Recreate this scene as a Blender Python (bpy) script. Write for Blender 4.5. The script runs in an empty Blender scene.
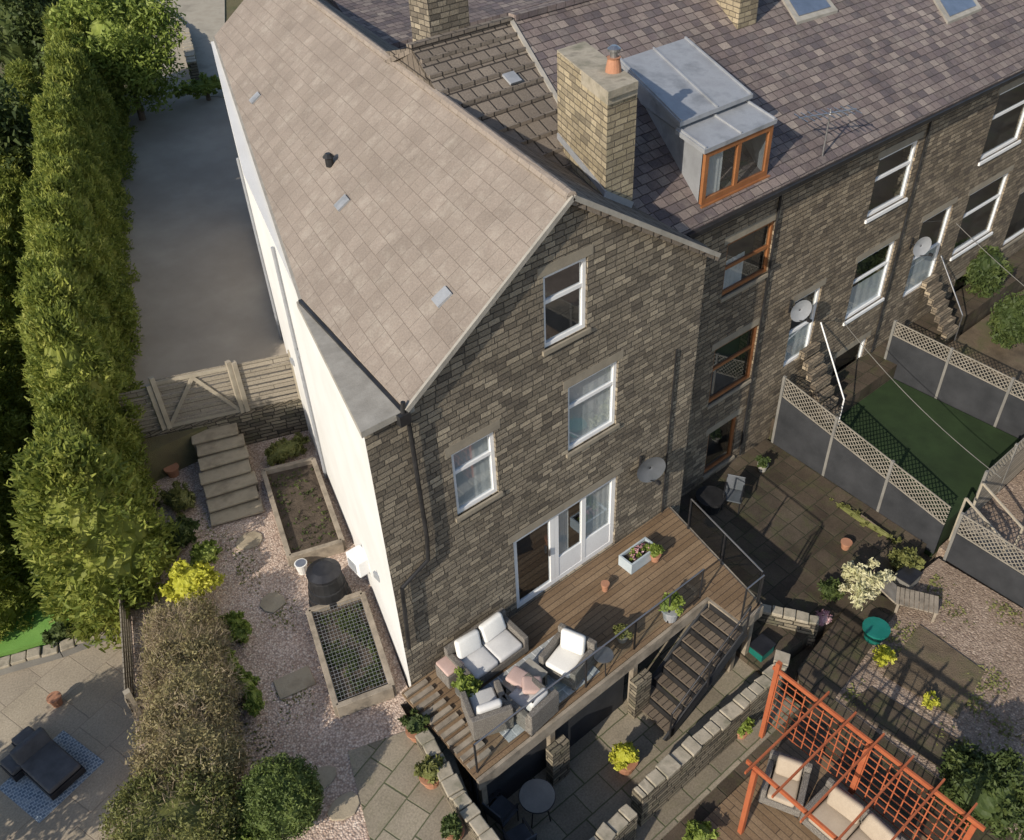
import bpy, math, random
import numpy as np
from mathutils import Vector, Matrix
random.seed(7); np.random.seed(7)
C = bpy.context.scene.collection
R = math.radians
# ---------------------------------------------------------------- camera model (measured from vanishing points)
CX, CY, F = 512.0, 420.0, 893.0
dn = Vector((58, 1105, F)).normalized()
xa = Vector((1428, -796, F)); xa = (xa - dn*xa.dot(dn)).normalized()
za = -dn; ya = za.cross(xa)
U = Vector((xa[0], ya[0], za[0])); V = Vector((xa[1], ya[1], za[1])); W = Vector((xa[2], ya[2], za[2]))
H = 15.1
def ray(px, py): return U*(px-CX) + V*(py-CY) + W*F
def G(px, py, z):
    r = ray(px, py); t = (H-z)/-r.z
    return Vector((r.x*t, r.y*t, z))
def FY(px, py, Y):
    r = ray(px, py); t = Y/r.y
    return Vector((r.x*t, Y, H+r.z*t))
def PL(px, py, a, b, c):            # plane z = a + b x + c y
    r = ray(px, py); t = (H-a)/(b*r.x + c*r.y - r.z)
    return Vector((r.x*t, r.y*t, H+r.z*t))
cam = bpy.data.objects.new('camera', bpy.data.cameras.new('camera')); C.objects.link(cam)
M = Matrix((( U.x, -V.x, -W.x, 0), (U.y, -V.y, -W.y, 0), (U.z, -V.z, -W.z, H), (0,0,0,1)))
cam.matrix_world = M
cam.data.sensor_width = 36; cam.data.lens = 36*F/1024; cam.data.clip_end = 2000; cam.data.clip_start = .1
bpy.context.scene.camera = cam
# ---------------------------------------------------------------- light
sd = Vector((1.0, 0.26, -0.56)).normalized()
sl = bpy.data.lights.new('sun', 'SUN'); sl.energy = 5.0; sl.angle = R(.5); sl.color = (1, .91, .77)
so = bpy.data.objects.new('sun', sl); C.objects.link(so); so.rotation_euler = sd.to_track_quat('-Z', 'Y').to_euler()
wd = bpy.data.worlds.new('World'); bpy.context.scene.world = wd; wd.use_nodes = True
nt = wd.node_tree; bg = nt.nodes['Background']; sky = nt.nodes.new('ShaderNodeTexSky'); sky.sky_type = 'NISHITA'; sky.sun_disc = False
sky.sun_elevation = math.asin(-sd.z); sky.sun_rotation = math.atan2(-sd.x, -sd.y)
nt.links.new(sky.outputs[0], bg.inputs[0]); bg.inputs[1].default_value = .15
sc = bpy.context.scene; sc.view_settings.view_transform = 'Standard'; sc.view_settings.look = 'None'; sc.view_settings.exposure = 0
# ---------------------------------------------------------------- materials
class NB:
    def __init__(s, name):
        s.m = bpy.data.materials.new(name); s.m.use_nodes = True; s.t = s.m.node_tree; s.b = s.t.nodes['Principled BSDF']
    def n(s, ty, **kw):
        nd = s.t.nodes.new(ty)
        for k, v in kw.items():
            if k.startswith('i_'):
                k = k[2:]; k = int(k) if k.isdigit() else k.replace('_', ' ')
                s.put(nd.inputs[k], v)
            else: setattr(nd, k, v)
        return nd
    def put(s, inp, v):
        if hasattr(v, 'is_linked') or hasattr(v, 'links'): s.t.links.new(v, inp)
        else: inp.default_value = v
    def ma(s, op, a, b=0.0, c=None):
        nd = s.n('ShaderNodeMath', operation=op); s.put(nd.inputs[0], a); s.put(nd.inputs[1], b)
        if c is not None: s.put(nd.inputs[2], c)
        return nd.outputs[0]
    def ramp(s, f, cols, const=False):
        nd = s.n('ShaderNodeValToRGB'); e = nd.color_ramp.elements
        k = len(cols)
        e[0].position = 0; e[0].color = (*cols[0], 1)
        e[1].position = 1; e[1].color = (*cols[-1], 1)
        for i in range(1, k-1):
            q = e.new(i/(k-1)); q.color = (*cols[i], 1)
        s.put(nd.inputs[0], f); return nd.outputs[0]
    def mix(s, f, a, b, bt='MIX'):
        nd = s.n('ShaderNodeMixRGB', blend_type=bt); s.put(nd.inputs[0], f)
        s.put(nd.inputs[1], a if not isinstance(a, tuple) else (*a, 1)); s.put(nd.inputs[2], b if not isinstance(b, tuple) else (*b, 1))
        return nd.outputs[0]
    def noise(s, vec, sc, det=4, ro=.6):
        nd = s.n('ShaderNodeTexNoise'); nd.inputs['Scale'].default_value = sc; nd.inputs['Detail'].default_value = det; nd.inputs['Roughness'].default_value = ro
        if vec is not None: s.put(nd.inputs['Vector'], vec)
        return nd.outputs[0]
    def bump(s, h, st, dist=.02):
        nd = s.n('ShaderNodeBump'); nd.inputs['Strength'].default_value = st; nd.inputs['Distance'].default_value = dist
        s.put(nd.inputs['Height'], h); s.t.links.new(nd.outputs[0], s.b.inputs['Normal'])
def stretch(nb, f, lo, hi):
    nd = nb.n('ShaderNodeMapRange'); nb.put(nd.inputs[0], f); nd.inputs[1].default_value = lo; nd.inputs[2].default_value = hi
    return nd.outputs[0]
def mk(name, cols, scale=4, rough=.8, bump=.3, metal=0, fine=40, dist=.01, spec=.3):
    nb = NB(name); co = nb.n('ShaderNodeTexCoord').outputs['Object']
    a = stretch(nb, nb.noise(co, scale), .3, .7); c = nb.ramp(a, cols)
    f = nb.noise(co, fine, 3); c = nb.mix(.35, c, nb.ramp(f, [(.35,)*3, (1,)*3]), 'MULTIPLY')
    nb.put(nb.b.inputs['Base Color'], c); nb.b.inputs['Roughness'].default_value = rough; nb.b.inputs['Metallic'].default_value = metal
    nb.b.inputs['Specular IOR Level'].default_value = spec
    if bump: nb.bump(nb.ma('ADD', f, a), bump, dist)
    return nb.m
def course(name, w, h, gap, cols, gapcol, rough=.85, bump=.6, lap=0.0, blot=.5, wvar=.5, off=None, wob=.012, dist=.02, bsc=.5, moss=None, mossamt=.5, grain=.55):
    nb = NB(name); uv = nb.n('ShaderNodeUVMap').outputs[0]
    wn = nb.n('ShaderNodeTexNoise'); wn.inputs['Scale'].default_value = 5; nb.put(wn.inputs['Vector'], uv)
    sep = nb.n('ShaderNodeSeparateXYZ', i_0=uv); ws = nb.n('ShaderNodeSeparateColor', i_0=wn.outputs['Color'])
    u = nb.ma('ADD', sep.outputs[0], nb.ma('MULTIPLY', nb.ma('SUBTRACT', ws.outputs[0], .5), wob*2))
    v = nb.ma('ADD', sep.outputs[1], nb.ma('MULTIPLY', nb.ma('SUBTRACT', ws.outputs[1], .5), wob*2))
    vs = nb.ma('DIVIDE', v, h); row = nb.ma('FLOOR', vs)
    rw = nb.n('ShaderNodeTexWhiteNoise', noise_dimensions='1D'); nb.put(rw.inputs['W'], row)
    if off is None: us = nb.ma('ADD', nb.ma('MULTIPLY', nb.ma('DIVIDE', u, w), nb.ma('MULTIPLY_ADD', rw.outputs[0], wvar, 1-wvar/2)), nb.ma('MULTIPLY', rw.outputs[0], 17.3))
    else: us = nb.ma('ADD', nb.ma('DIVIDE', u, w), nb.ma('MULTIPLY', nb.ma('MODULO', row, 2), off))
    col = nb.ma('FLOOR', us); fu = nb.ma('FRACT', us); fv = nb.ma('FRACT', vs)
    cb = nb.n('ShaderNodeCombineXYZ', i_0=col, i_1=row)
    wh = nb.n('ShaderNodeTexWhiteNoise', noise_dimensions='2D'); nb.put(wh.inputs['Vector'], cb.outputs[0])
    du = nb.ma('MULTIPLY', nb.ma('MINIMUM', fu, nb.ma('SUBTRACT', 1, fu)), w); dv = nb.ma('MULTIPLY', nb.ma('MINIMUM', fv, nb.ma('SUBTRACT', 1, fv)), h)
    d = nb.ma('MINIMUM', du, dv)
    mr = nb.n('ShaderNodeMapRange'); nb.put(mr.inputs[0], d); mr.inputs[1].default_value = gap*.4; mr.inputs[2].default_value = gap*1.1
    mask = mr.outputs[0]
    c = nb.ramp(wh.outputs[0], cols)
    big = stretch(nb, nb.noise(uv, bsc, 5, .65), .35, .7); c = nb.mix(blot, c, nb.ramp(big, [(.35,.34,.33), (1,1,1)]), 'MULTIPLY')
    fn = nb.noise(uv, 25, 3, .7); c = nb.mix(grain, c, nb.ramp(stretch(nb, fn, .3, .7), [(.3,)*3, (1.0,)*3]), 'MULTIPLY')
    if moss:
        mn = stretch(nb, nb.noise(uv, 1.7, 6, .8), .5, .72); c = nb.mix(nb.ma('MULTIPLY', mn, mossamt), c, moss)
    c = nb.mix(mask, gapcol, c)
    nb.put(nb.b.inputs['Base Color'], c); nb.b.inputs['Roughness'].default_value = rough; nb.b.inputs['Specular IOR Level'].default_value = .25
    hgt = nb.ma('ADD', mask, nb.ma('MULTIPLY', fn, grain*1.1))
    hgt = nb.ma('ADD', hgt, nb.ma('MULTIPLY', wh.outputs[0], .7))
    if lap: hgt = nb.ma('ADD', hgt, nb.ma('MULTIPLY', nb.ma('SUBTRACT', 1, fv), lap))
    nb.bump(hgt, bump, dist)
    return nb.m
def leafmat(name, cols, trans=.3, scale=1.2):
    nb = NB(name); co = nb.n('ShaderNodeTexCoord').outputs['Object']; g = nb.n('ShaderNodeNewGeometry')
    n1 = stretch(nb, nb.noise(co, scale, 3), .3, .7)
    f = nb.ma('ADD', nb.ma('MULTIPLY', n1, .55), nb.ma('MULTIPLY', g.outputs['Random Per Island'], .45))
    c = nb.ramp(f, cols); nb.put(nb.b.inputs['Base Color'], c); nb.b.inputs['Roughness'].default_value = .6; nb.b.inputs['Specular IOR Level'].default_value = .3
    tr = nb.n('ShaderNodeBsdfTranslucent'); nb.put(tr.inputs[0], c)
    mx = nb.n('ShaderNodeMixShader'); mx.inputs[0].default_value = trans
    nb.t.links.new(nb.b.outputs[0], mx.inputs[1]); nb.t.links.new(tr.outputs[0], mx.inputs[2])
    nb.t.links.new(mx.outputs[0], nb.t.nodes['Material Output'].inputs[0])
    return nb.m
def glassmat(name, tint=(.7,.74,.76), fac=.22, ro=.03):
    nb = NB(name); tr = nb.n('ShaderNodeBsdfTransparent'); tr.inputs[0].default_value = (*tint, 1)
    gl = nb.n('ShaderNodeBsdfGlossy'); gl.inputs['Roughness'].default_value = ro; gl.inputs[0].default_value = (.85,.92,1,1)
    mx = nb.n('ShaderNodeMixShader'); mx.inputs[0].default_value = fac
    nb.t.links.new(tr.outputs[0], mx.inputs[1]); nb.t.links.new(gl.outputs[0], mx.inputs[2])
    nb.t.links.new(mx.outputs[0], nb.t.nodes['Material Output'].inputs[0]); return nb.m
m = {}
m['stone'] = course('gritstone', .26, .115, .009, [(.16,.138,.112),(.235,.2,.155),(.29,.25,.192),(.35,.3,.23),(.2,.172,.138),(.5,.43,.325),(.26,.223,.172)], (.085,.076,.066), blot=.4, bump=1, dist=.035, bsc=.7, wvar=.3)
m['stone2'] = course('terrace gritstone', .26, .115, .009, [(.16,.13,.1),(.24,.193,.142),(.3,.243,.175),(.37,.3,.215),(.2,.163,.125),(.48,.395,.285),(.27,.218,.16)], (.085,.073,.062), blot=.45, bump=1, dist=.035, bsc=.6, wvar=.3)
m['chim'] = course('chimney stone', .27, .12, .012, [(.36,.3,.2),(.48,.4,.265),(.58,.485,.33),(.28,.235,.165)], (.15,.125,.095), bump=.8, blot=.4, bsc=1.2)
m['drywall'] = course('garden wall stone', .34, .11, .014, [(.14,.125,.1),(.27,.23,.17),(.37,.32,.24),(.3,.255,.19)], (.045,.04,.033), bump=1, dist=.03, wob=.03, moss=(.14,.15,.07), mossamt=.45)
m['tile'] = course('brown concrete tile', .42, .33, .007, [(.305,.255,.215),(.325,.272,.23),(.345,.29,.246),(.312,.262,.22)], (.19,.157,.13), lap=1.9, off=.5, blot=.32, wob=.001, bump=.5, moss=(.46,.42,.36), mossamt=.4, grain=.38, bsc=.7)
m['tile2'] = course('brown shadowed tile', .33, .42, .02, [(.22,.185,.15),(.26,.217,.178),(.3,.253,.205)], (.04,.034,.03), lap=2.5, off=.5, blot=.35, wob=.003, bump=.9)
m['slate'] = course('stone slate', .28, .22, .010, [(.185,.148,.142),(.255,.202,.19),(.32,.262,.235),(.215,.172,.172),(.145,.122,.127),(.42,.35,.305)], (.075,.06,.058), lap=2.4, blot=.42, wob=.012, bump=1, wvar=.3, moss=(.42,.37,.3), mossamt=.35)
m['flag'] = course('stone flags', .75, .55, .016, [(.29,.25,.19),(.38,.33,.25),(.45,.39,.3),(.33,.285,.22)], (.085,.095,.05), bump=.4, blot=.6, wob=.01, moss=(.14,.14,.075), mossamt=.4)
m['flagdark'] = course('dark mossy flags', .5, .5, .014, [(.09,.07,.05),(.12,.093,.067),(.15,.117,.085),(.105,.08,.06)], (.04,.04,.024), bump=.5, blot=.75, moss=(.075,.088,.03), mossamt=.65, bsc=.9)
m['flagpale'] = course('pale paving', .9, .9, .012, [(.43,.37,.29),(.49,.42,.325),(.46,.395,.3)], (.24,.2,.155), bump=.3, blot=.45)
m['deck'] = course('brown decking', 3.2, .14, .008, [(.24,.16,.095),(.29,.197,.118),(.34,.24,.15),(.26,.177,.108)], (.06,.04,.03), bump=.5, blot=.4, wob=.002, rough=.6, bsc=1.2)
m['darkdeck'] = course('stair timber', 3.2, .14, .01, [(.15,.12,.09),(.19,.15,.115),(.23,.185,.14)], (.02,.017,.015), bump=.5, blot=.4, wob=.002)  # tread tone lightened so the stair tops look sunlit
m['board'] = course('weathered fence board', 3, .13, .01, [(.33,.29,.23),(.4,.35,.28),(.46,.405,.325),(.36,.315,.25)], (.1,.085,.07), bump=.5, blot=.4, wob=.003)
m['sleeper'] = mk('sleeper wood', [(.17,.145,.115),(.3,.255,.2),(.38,.325,.26)], 3, .85, .4)
m['wood'] = mk('weathered garden wood', [(.32,.28,.22),(.43,.38,.3)], 3, .8, .3)
m['lattice'] = mk('grey trellis wood', [(.22,.2,.165),(.31,.28,.235)], 3, .85, .3)
m['redwood'] = mk('red stained wood', [(.34,.085,.035),(.43,.13,.055)], 3, .7, .2)
m['orange'] = mk('brown varnished timber', [(.25,.1,.04),(.34,.145,.058)], 3, .45, .1)
m['white'] = mk('white window plastic', [(.82,.82,.82),(.88,.88,.88)], 2, .35, 0)
def render_mat():
    nb = NB('white painted render'); co = nb.n('ShaderNodeTexCoord').outputs['Object']
    c = nb.ramp(stretch(nb, nb.noise(co, .8, 6), .3, .7), [(.6,.595,.58),(.68,.68,.67)])
    nb.put(nb.b.inputs['Base Color'], c); nb.b.inputs['Roughness'].default_value = .9
    nb.bump(nb.noise(co, 30, 4), .35, .015); return nb.m
m['render'] = render_mat()
m['lead'] = mk('grey lead sheet', [(.25,.262,.28),(.38,.395,.42),(.32,.33,.35)], 1.6, .55, .15, .2)
m['cap'] = mk('pale grey mortar cap', [(.29,.27,.235),(.42,.395,.35)], 3, .9, .4)
m['stonetrim'] = mk('dressed stone', [(.24,.21,.165),(.33,.29,.225)], 3, .85, .3)
m['coping'] = mk('coping stone', [(.24,.212,.165),(.42,.37,.29),(.32,.285,.22),(.19,.18,.125)], 2.2, .9, .6)
m['steptone'] = mk('worn step stone', [(.26,.215,.155),(.4,.34,.25),(.31,.265,.195)], 1.8, .9, .6)
m['riser'] = mk('shadow toned step riser', [(.12,.1,.075),(.19,.16,.12)], 2.2, .9, .5)  # darker tone stands in for the shadow under each step nosing
m['black'] = mk('black gutter plastic', [(.015,.015,.016),(.035,.035,.037)], 3, .4, 0)
m['darkmetal'] = mk('dark metal', [(.035,.035,.04),(.07,.07,.075)], 3, .4, 0, .6)
m['steel'] = mk('steel', [(.4,.41,.43),(.55,.55,.57)], 3, .35, 0, .9)
m['greymetal'] = mk('grey dish metal', [(.1,.11,.12),(.15,.16,.18)], 3, .5, 0, .2)
m['terracotta'] = mk('terracotta', [(.36,.17,.1),(.46,.24,.15)], 4, .8, .2)
m['tarmac'] = mk('tarmac', [(.33,.285,.235),(.38,.33,.272),(.45,.395,.325)], .45, .9, .35, fine=60)
m['earth'] = mk('earth', [(.1,.075,.05),(.17,.13,.088),(.12,.12,.055)], 1.2, .95, .7, dist=.05)
m['soil'] = mk('planter soil', [(.065,.05,.038),(.12,.093,.07)], 4, .95, .8, dist=.04)
m['rough'] = mk('rough bank', [(.1,.11,.045),(.17,.15,.08),(.14,.115,.07)], .6, .95, .8, dist=.06)
m['gravelpath'] = mk('worn gravel', [(.3,.27,.22),(.42,.38,.31),(.34,.3,.24)], .8, .95, .5)
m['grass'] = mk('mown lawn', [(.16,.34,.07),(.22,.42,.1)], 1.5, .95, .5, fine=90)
m['shadedgrass'] = mk('dark lawn', [(.018,.034,.012),(.028,.052,.018)], 1.5, .95, .5, fine=90)  # green darkened to carry the shade the fence throws on this lawn
m['cushion'] = mk('pale grey cushion', [(.55,.55,.55),(.67,.66,.65)], 3, .9, .1)
m['whitecush'] = mk('white cushion', [(.76,.75,.72),(.83,.82,.79)], 3, .9, .1)
m['pink'] = mk('dusty pink cushion', [(.48,.34,.3),(.57,.42,.38)], 3, .9, .1)
m['beige'] = mk('beige cushion', [(.38,.31,.24),(.46,.385,.3)], 3, .9, .1)
m['charcoal'] = mk('charcoal fabric', [(.07,.073,.082),(.12,.125,.14)], 3, .9, .1)
m['rattan'] = course('grey rattan', .03, .02, .003, [(.26,.235,.21),(.36,.335,.3)], (.09,.08,.07), bump=.6, blot=.2)
m['rug'] = course('grey patterned rug', .22, .22, .012, [(.38,.4,.41),(.53,.55,.56),(.45,.48,.5)], (.62,.63,.63), bump=.2, blot=.2, off=.5)
m['bluerug'] = course('muted blue rug', .09, .07, .012, [(.16,.22,.3),(.22,.29,.38),(.36,.41,.46)], (.38,.43,.47), bump=.2, blot=.3, off=.5)
m['concrete'] = mk('grey concrete', [(.16,.155,.145),(.25,.24,.22)], 1.5, .9, .3)
m['greyfence'] = mk('near black painted panel', [(.024,.026,.03),(.048,.05,.056)], 1.4, .8, .2)
m['blueplanter'] = mk('pale blue planter', [(.4,.46,.5),(.5,.56,.6)], 3, .7, .1)
m['greenplastic'] = mk('green plastic', [(.01,.14,.11),(.02,.19,.16)], 3, .4, 0)
m['curtain'] = mk('white blind', [(.72,.72,.7),(.82,.81,.79)], 3, .9, 0)
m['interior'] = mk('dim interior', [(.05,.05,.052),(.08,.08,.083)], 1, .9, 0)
m['bark'] = mk('bark', [(.1,.08,.06),(.2,.155,.12)], 6, .95, .6)
m['glass'] = glassmat('window glass'); m['railglass'] = glassmat('railing glass', (.9,.94,.95), .08)
def gravel(name, cols, blo=.6):
    nb = NB(name); co = nb.n('ShaderNodeTexCoord').outputs['Object']
    v = nb.n('ShaderNodeTexVoronoi'); v.inputs['Scale'].default_value = 24; nb.put(v.inputs['Vector'], co)
    s = nb.n('ShaderNodeSeparateColor', i_0=v.outputs['Color'])
    c = nb.ramp(s.outputs[0], cols)
    b = stretch(nb, nb.noise(co, .9, 6, .7), .3, .65); c = nb.mix(blo, c, nb.ramp(b, [(.5,.47,.4),(1,1,1)]), 'MULTIPLY')
    c = nb.mix(nb.ma('MULTIPLY', stretch(nb, v.outputs['Distance'], .3, .8), .7), c, (.18,.13,.105))
    nb.put(nb.b.inputs['Base Color'], c); nb.b.inputs['Roughness'].default_value = .9
    nb.bump(nb.ma('SUBTRACT', 1, v.outputs['Distance']), .8, .02); return nb.m
m['gravel'] = gravel('pink gravel', [(.36,.26,.21),(.58,.44,.36),(.72,.58,.49),(.52,.4,.33),(.82,.7,.6)], .5)
m['browngravel'] = gravel('brown gravel soil', [(.2,.143,.105),(.31,.23,.17),(.42,.325,.25),(.26,.2,.15),(.54,.43,.34)], .8)
m['conifer'] = leafmat('conifer foliage', [(.06,.085,.018),(.15,.19,.036),(.27,.3,.06),(.43,.43,.12)], .38)
m['leafy'] = leafmat('fresh leaf', [(.08,.12,.022),(.2,.26,.05),(.34,.39,.1)])
m['ballleaf'] = leafmat('dark clipped leaf', [(.05,.075,.02),(.1,.14,.035),(.17,.21,.06)], .2)
m['darkleaf'] = leafmat('dark leaf', [(.03,.05,.016),(.07,.1,.03),(.13,.16,.045)])
m['olive'] = leafmat('olive leaf', [(.09,.1,.032),(.17,.18,.055),(.27,.265,.1)])
m['yellow'] = leafmat('yellow leaf', [(.3,.31,.03),(.52,.52,.06),(.7,.66,.14)])
m['twig'] = leafmat('brown twig', [(.2,.15,.1),(.33,.26,.175),(.45,.37,.26)], .1)
m['hedgemix'] = leafmat('brown green hedge', [(.15,.125,.07),(.23,.19,.1),(.27,.24,.11),(.35,.3,.17)], .2, .7)
m['blossom'] = leafmat('cream blossom', [(.35,.36,.15),(.62,.59,.37),(.75,.72,.53)])
m['flower'] = leafmat('pink flower', [(.34,.12,.15),(.62,.35,.38),(.75,.66,.64)])
# ---------------------------------------------------------------- mesh helpers
def wm(o):
    if o is None: return Matrix.Identity(4)
    return wm(o.parent) @ o.matrix_basis
def sett(o, label=None, cat=None, group=None, kind=None):
    if label: o['label'] = label
    if cat: o['category'] = cat
    if group: o['group'] = group
    if kind: o['kind'] = kind
    return o
class MB:
    def __init__(s): s.v = []; s.f = []
    def add(s, vs, fs):
        k = len(s.v); s.v += [Vector(q) for q in vs]; s.f += [tuple(i+k for i in f) for f in fs]; return s
    def poly(s, pts): return s.add(pts, [tuple(range(len(pts)))])
    def box(s, c, d, rz=0, mat=None):
        x, y, z = d[0]/2, d[1]/2, d[2]/2
        mt = Matrix.Translation(c) @ (mat if mat is not None else Matrix.Rotation(rz, 4, 'Z'))
        vs = [mt @ Vector(p) for p in [(-x,-y,-z),(x,-y,-z),(x,y,-z),(-x,y,-z),(-x,-y,z),(x,-y,z),(x,y,z),(-x,y,z)]]
        return s.add(vs, [(3,2,1,0),(4,5,6,7),(0,1,5,4),(1,2,6,5),(2,3,7,6),(3,0,4,7)])
    def bb(s, a, b): return s.box([(a[i]+b[i])/2 for i in range(3)], [abs(b[i]-a[i]) for i in range(3)])
    def prism(s, pts, z0, z1):       # z0/z1 numbers or functions of (x, y)
        f0 = z0 if callable(z0) else (lambda x, y: z0); f1 = z1 if callable(z1) else (lambda x, y: z1)
        ar = sum(pts[i][0]*pts[(i+1)%len(pts)][1]-pts[(i+1)%len(pts)][0]*pts[i][1] for i in range(len(pts)))
        if ar < 0: pts = pts[::-1]
        n = len(pts); vs = [(p[0], p[1], f0(p[0], p[1])) for p in pts]+[(p[0], p[1], f1(p[0], p[1])) for p in pts]
        return s.add(vs, [tuple(range(n))[::-1], tuple(range(n, 2*n))]+[(i, (i+1)%n, n+(i+1)%n, n+i) for i in range(n)])
    def slab(s, pts, th):            # thick slab below the given polygon (down along z)
        n = len(pts); vs = [Vector(p) for p in pts]+[Vector(p)-Vector((0,0,th)) for p in pts]
        return s.add(vs, [tuple(range(n)), tuple(range(n, 2*n))[::-1]]+[((i+1)%n, i, n+i, n+(i+1)%n) for i in range(n)])
    def bar(s, a, b, w, h):          # rectangular bar a->b, w horizontal, h other
        a, b = Vector(a), Vector(b); d = b-a; L = d.length; d.normalize()
        up = Vector((0,0,1)) if abs(d.z) < .99 else Vector((0,1,0))
        x = d; y = up.cross(x).normalized(); z = x.cross(y)
        mt = Matrix(((x.x,y.x,z.x,0),(x.y,y.y,z.y,0),(x.z,y.z,z.z,0),(0,0,0,1)))
        return s.box((a+b)/2, (L, w, h), mat=mt)
    def tube(s, a, b, r, r2=None, n=8, cap=True):
        a, b = Vector(a), Vector(b); r2 = r if r2 is None else r2; d = (b-a).normalized()
        up = Vector((0,0,1)) if abs(d.z) < .9 else Vector((1,0,0)); x = up.cross(d).normalized(); y = d.cross(x)
        vs = [a+(x*math.cos(t)+y*math.sin(t))*r for t in [i*2*math.pi/n for i in range(n)]]+[b+(x*math.cos(t)+y*math.sin(t))*r2 for t in [i*2*math.pi/n for i in range(n)]]
        fs = [(i, (i+1)%n, n+(i+1)%n, n+i) for i in range(n)]
        if cap: fs += [tuple(range(n))[::-1], tuple(range(n, 2*n))]
        return s.add(vs, fs)
    def lathe(s, c, prof, n=16):
        c = Vector(c); vs = []; fs = []
        for r, z in prof: vs += [c+Vector((r*math.cos(i*2*math.pi/n), r*math.sin(i*2*math.pi/n), z)) for i in range(n)]
        for k in range(len(prof)-1): fs += [(k*n+i, k*n+(i+1)%n, (k+1)*n+(i+1)%n, (k+1)*n+i) for i in range(n)]
        fs += [tuple(range(n))[::-1], tuple(range((len(prof)-1)*n, len(prof)*n))]
        return s.add(vs, fs)
    def build(s, name, mat, parent=None, bevel=0, smooth=False, uvrot=0):
        inv = wm(parent).inverted()
        me = bpy.data.meshes.new(name); me.from_pydata([inv @ v for v in s.v], [], s.f)
        uv = me.uv_layers.new(name='UVMap'); cr, sr = math.cos(uvrot), math.sin(uvrot)
        for f, p in zip(s.f, me.polygons):
            q = [s.v[i] for i in f]
            nrm = Vector((0,0,0))
            for i in range(len(q)): a, b = q[i], q[(i+1)%len(q)]; nrm += Vector(((a.y-b.y)*(a.z+b.z), (a.z-b.z)*(a.x+b.x), (a.x-b.x)*(a.y+b.y)))
            if nrm.length < 1e-9: nrm = Vector((0,0,1))
            nrm.normalize()
            if nrm.z < 0: nrm = -nrm
            if nrm.z > .999: t, b2 = Vector((cr,sr,0)), Vector((-sr,cr,0))
            else: t = Vector((0,0,1)).cross(nrm).normalized(); b2 = nrm.cross(t)
            for li, w_ in zip(p.loop_indices, q): uv.data[li].uv = (w_.dot(t)+50, w_.dot(b2)+50)
        if smooth:
            for p in me.polygons: p.use_smooth = True
        me.materials.append(mat); me.update()
        o = bpy.data.objects.new(name, me); C.objects.link(o); o.parent = parent
        if bevel:
            b = o.modifiers.new('bevel', 'BEVEL'); b.width = bevel; b.segments = 3 if bevel > .03 else 2; b.limit_method = 'ANGLE'
            if bevel > .03:
                for p in me.polygons: p.use_smooth = True
        return o
def thing(name, label, cat, loc=(0,0,0), rz=0, group=None):
    o = bpy.data.objects.new(name, None); C.objects.link(o); o.location = loc; o.rotation_euler = (0,0,rz); o.empty_display_size = .3
    return sett(o, label, cat, group)
def clip(poly, x0, x1, z0, z1):
    for ax, val, keep in ((0,x0,1),(0,x1,-1),(1,z0,1),(1,z1,-1)):
        out = []
        for i in range(len(poly)):
            a, b = poly[i], poly[(i+1)%len(poly)]; da, db = (a[ax]-val)*keep, (b[ax]-val)*keep
            if da >= 0: out.append(a)
            if (da > 0 and db < 0) or (da < 0 and db > 0):
                t = da/(da-db); out.append((a[0]+(b[0]-a[0])*t, a[1]+(b[1]-a[1])*t))
        poly = out
        if len(poly) < 3: return []
    return poly
def facade(mb, Y, outline, holes, depth=.2):
    xs = sorted(set([p[0] for p in outline]+[h[0] for h in holes]+[h[1] for h in holes])); zs = sorted(set([min(p[1] for p in outline), max(p[1] for p in outline)]+[h[2] for h in holes]+[h[3] for h in holes]))
    for i in range(len(xs)-1):
        for j in range(len(zs)-1):
            cx, cz = (xs[i]+xs[i+1])/2, (zs[j]+zs[j+1])/2
            if any(h[0] < cx < h[1] and h[2] < cz < h[3] for h in holes): continue
            q = clip(outline, xs[i], xs[i+1], zs[j], zs[j+1])
            if len(q) >= 3: mb.poly([(p[0], Y, p[1]) for p in q])
    for x0, x1, z0, z1 in holes:
        y2 = Y+depth
        mb.poly([(x0,Y,z0),(x0,y2,z0),(x0,y2,z1),(x0,Y,z1)]); mb.poly([(x1,Y,z0),(x1,Y,z1),(x1,y2,z1),(x1,y2,z0)])
        mb.poly([(x0,Y,z0),(x1,Y,z0),(x1,y2,z0),(x0,y2,z0)]); mb.poly([(x0,Y,z1),(x0,y2,z1),(x1,y2,z1),(x1,Y,z1)])
def rect(Y, tl, br):
    a, b = FY(*tl, Y), FY(*br, Y); return (min(a.x,b.x), max(a.x,b.x), min(a.z,b.z), max(a.z,b.z))
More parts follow.
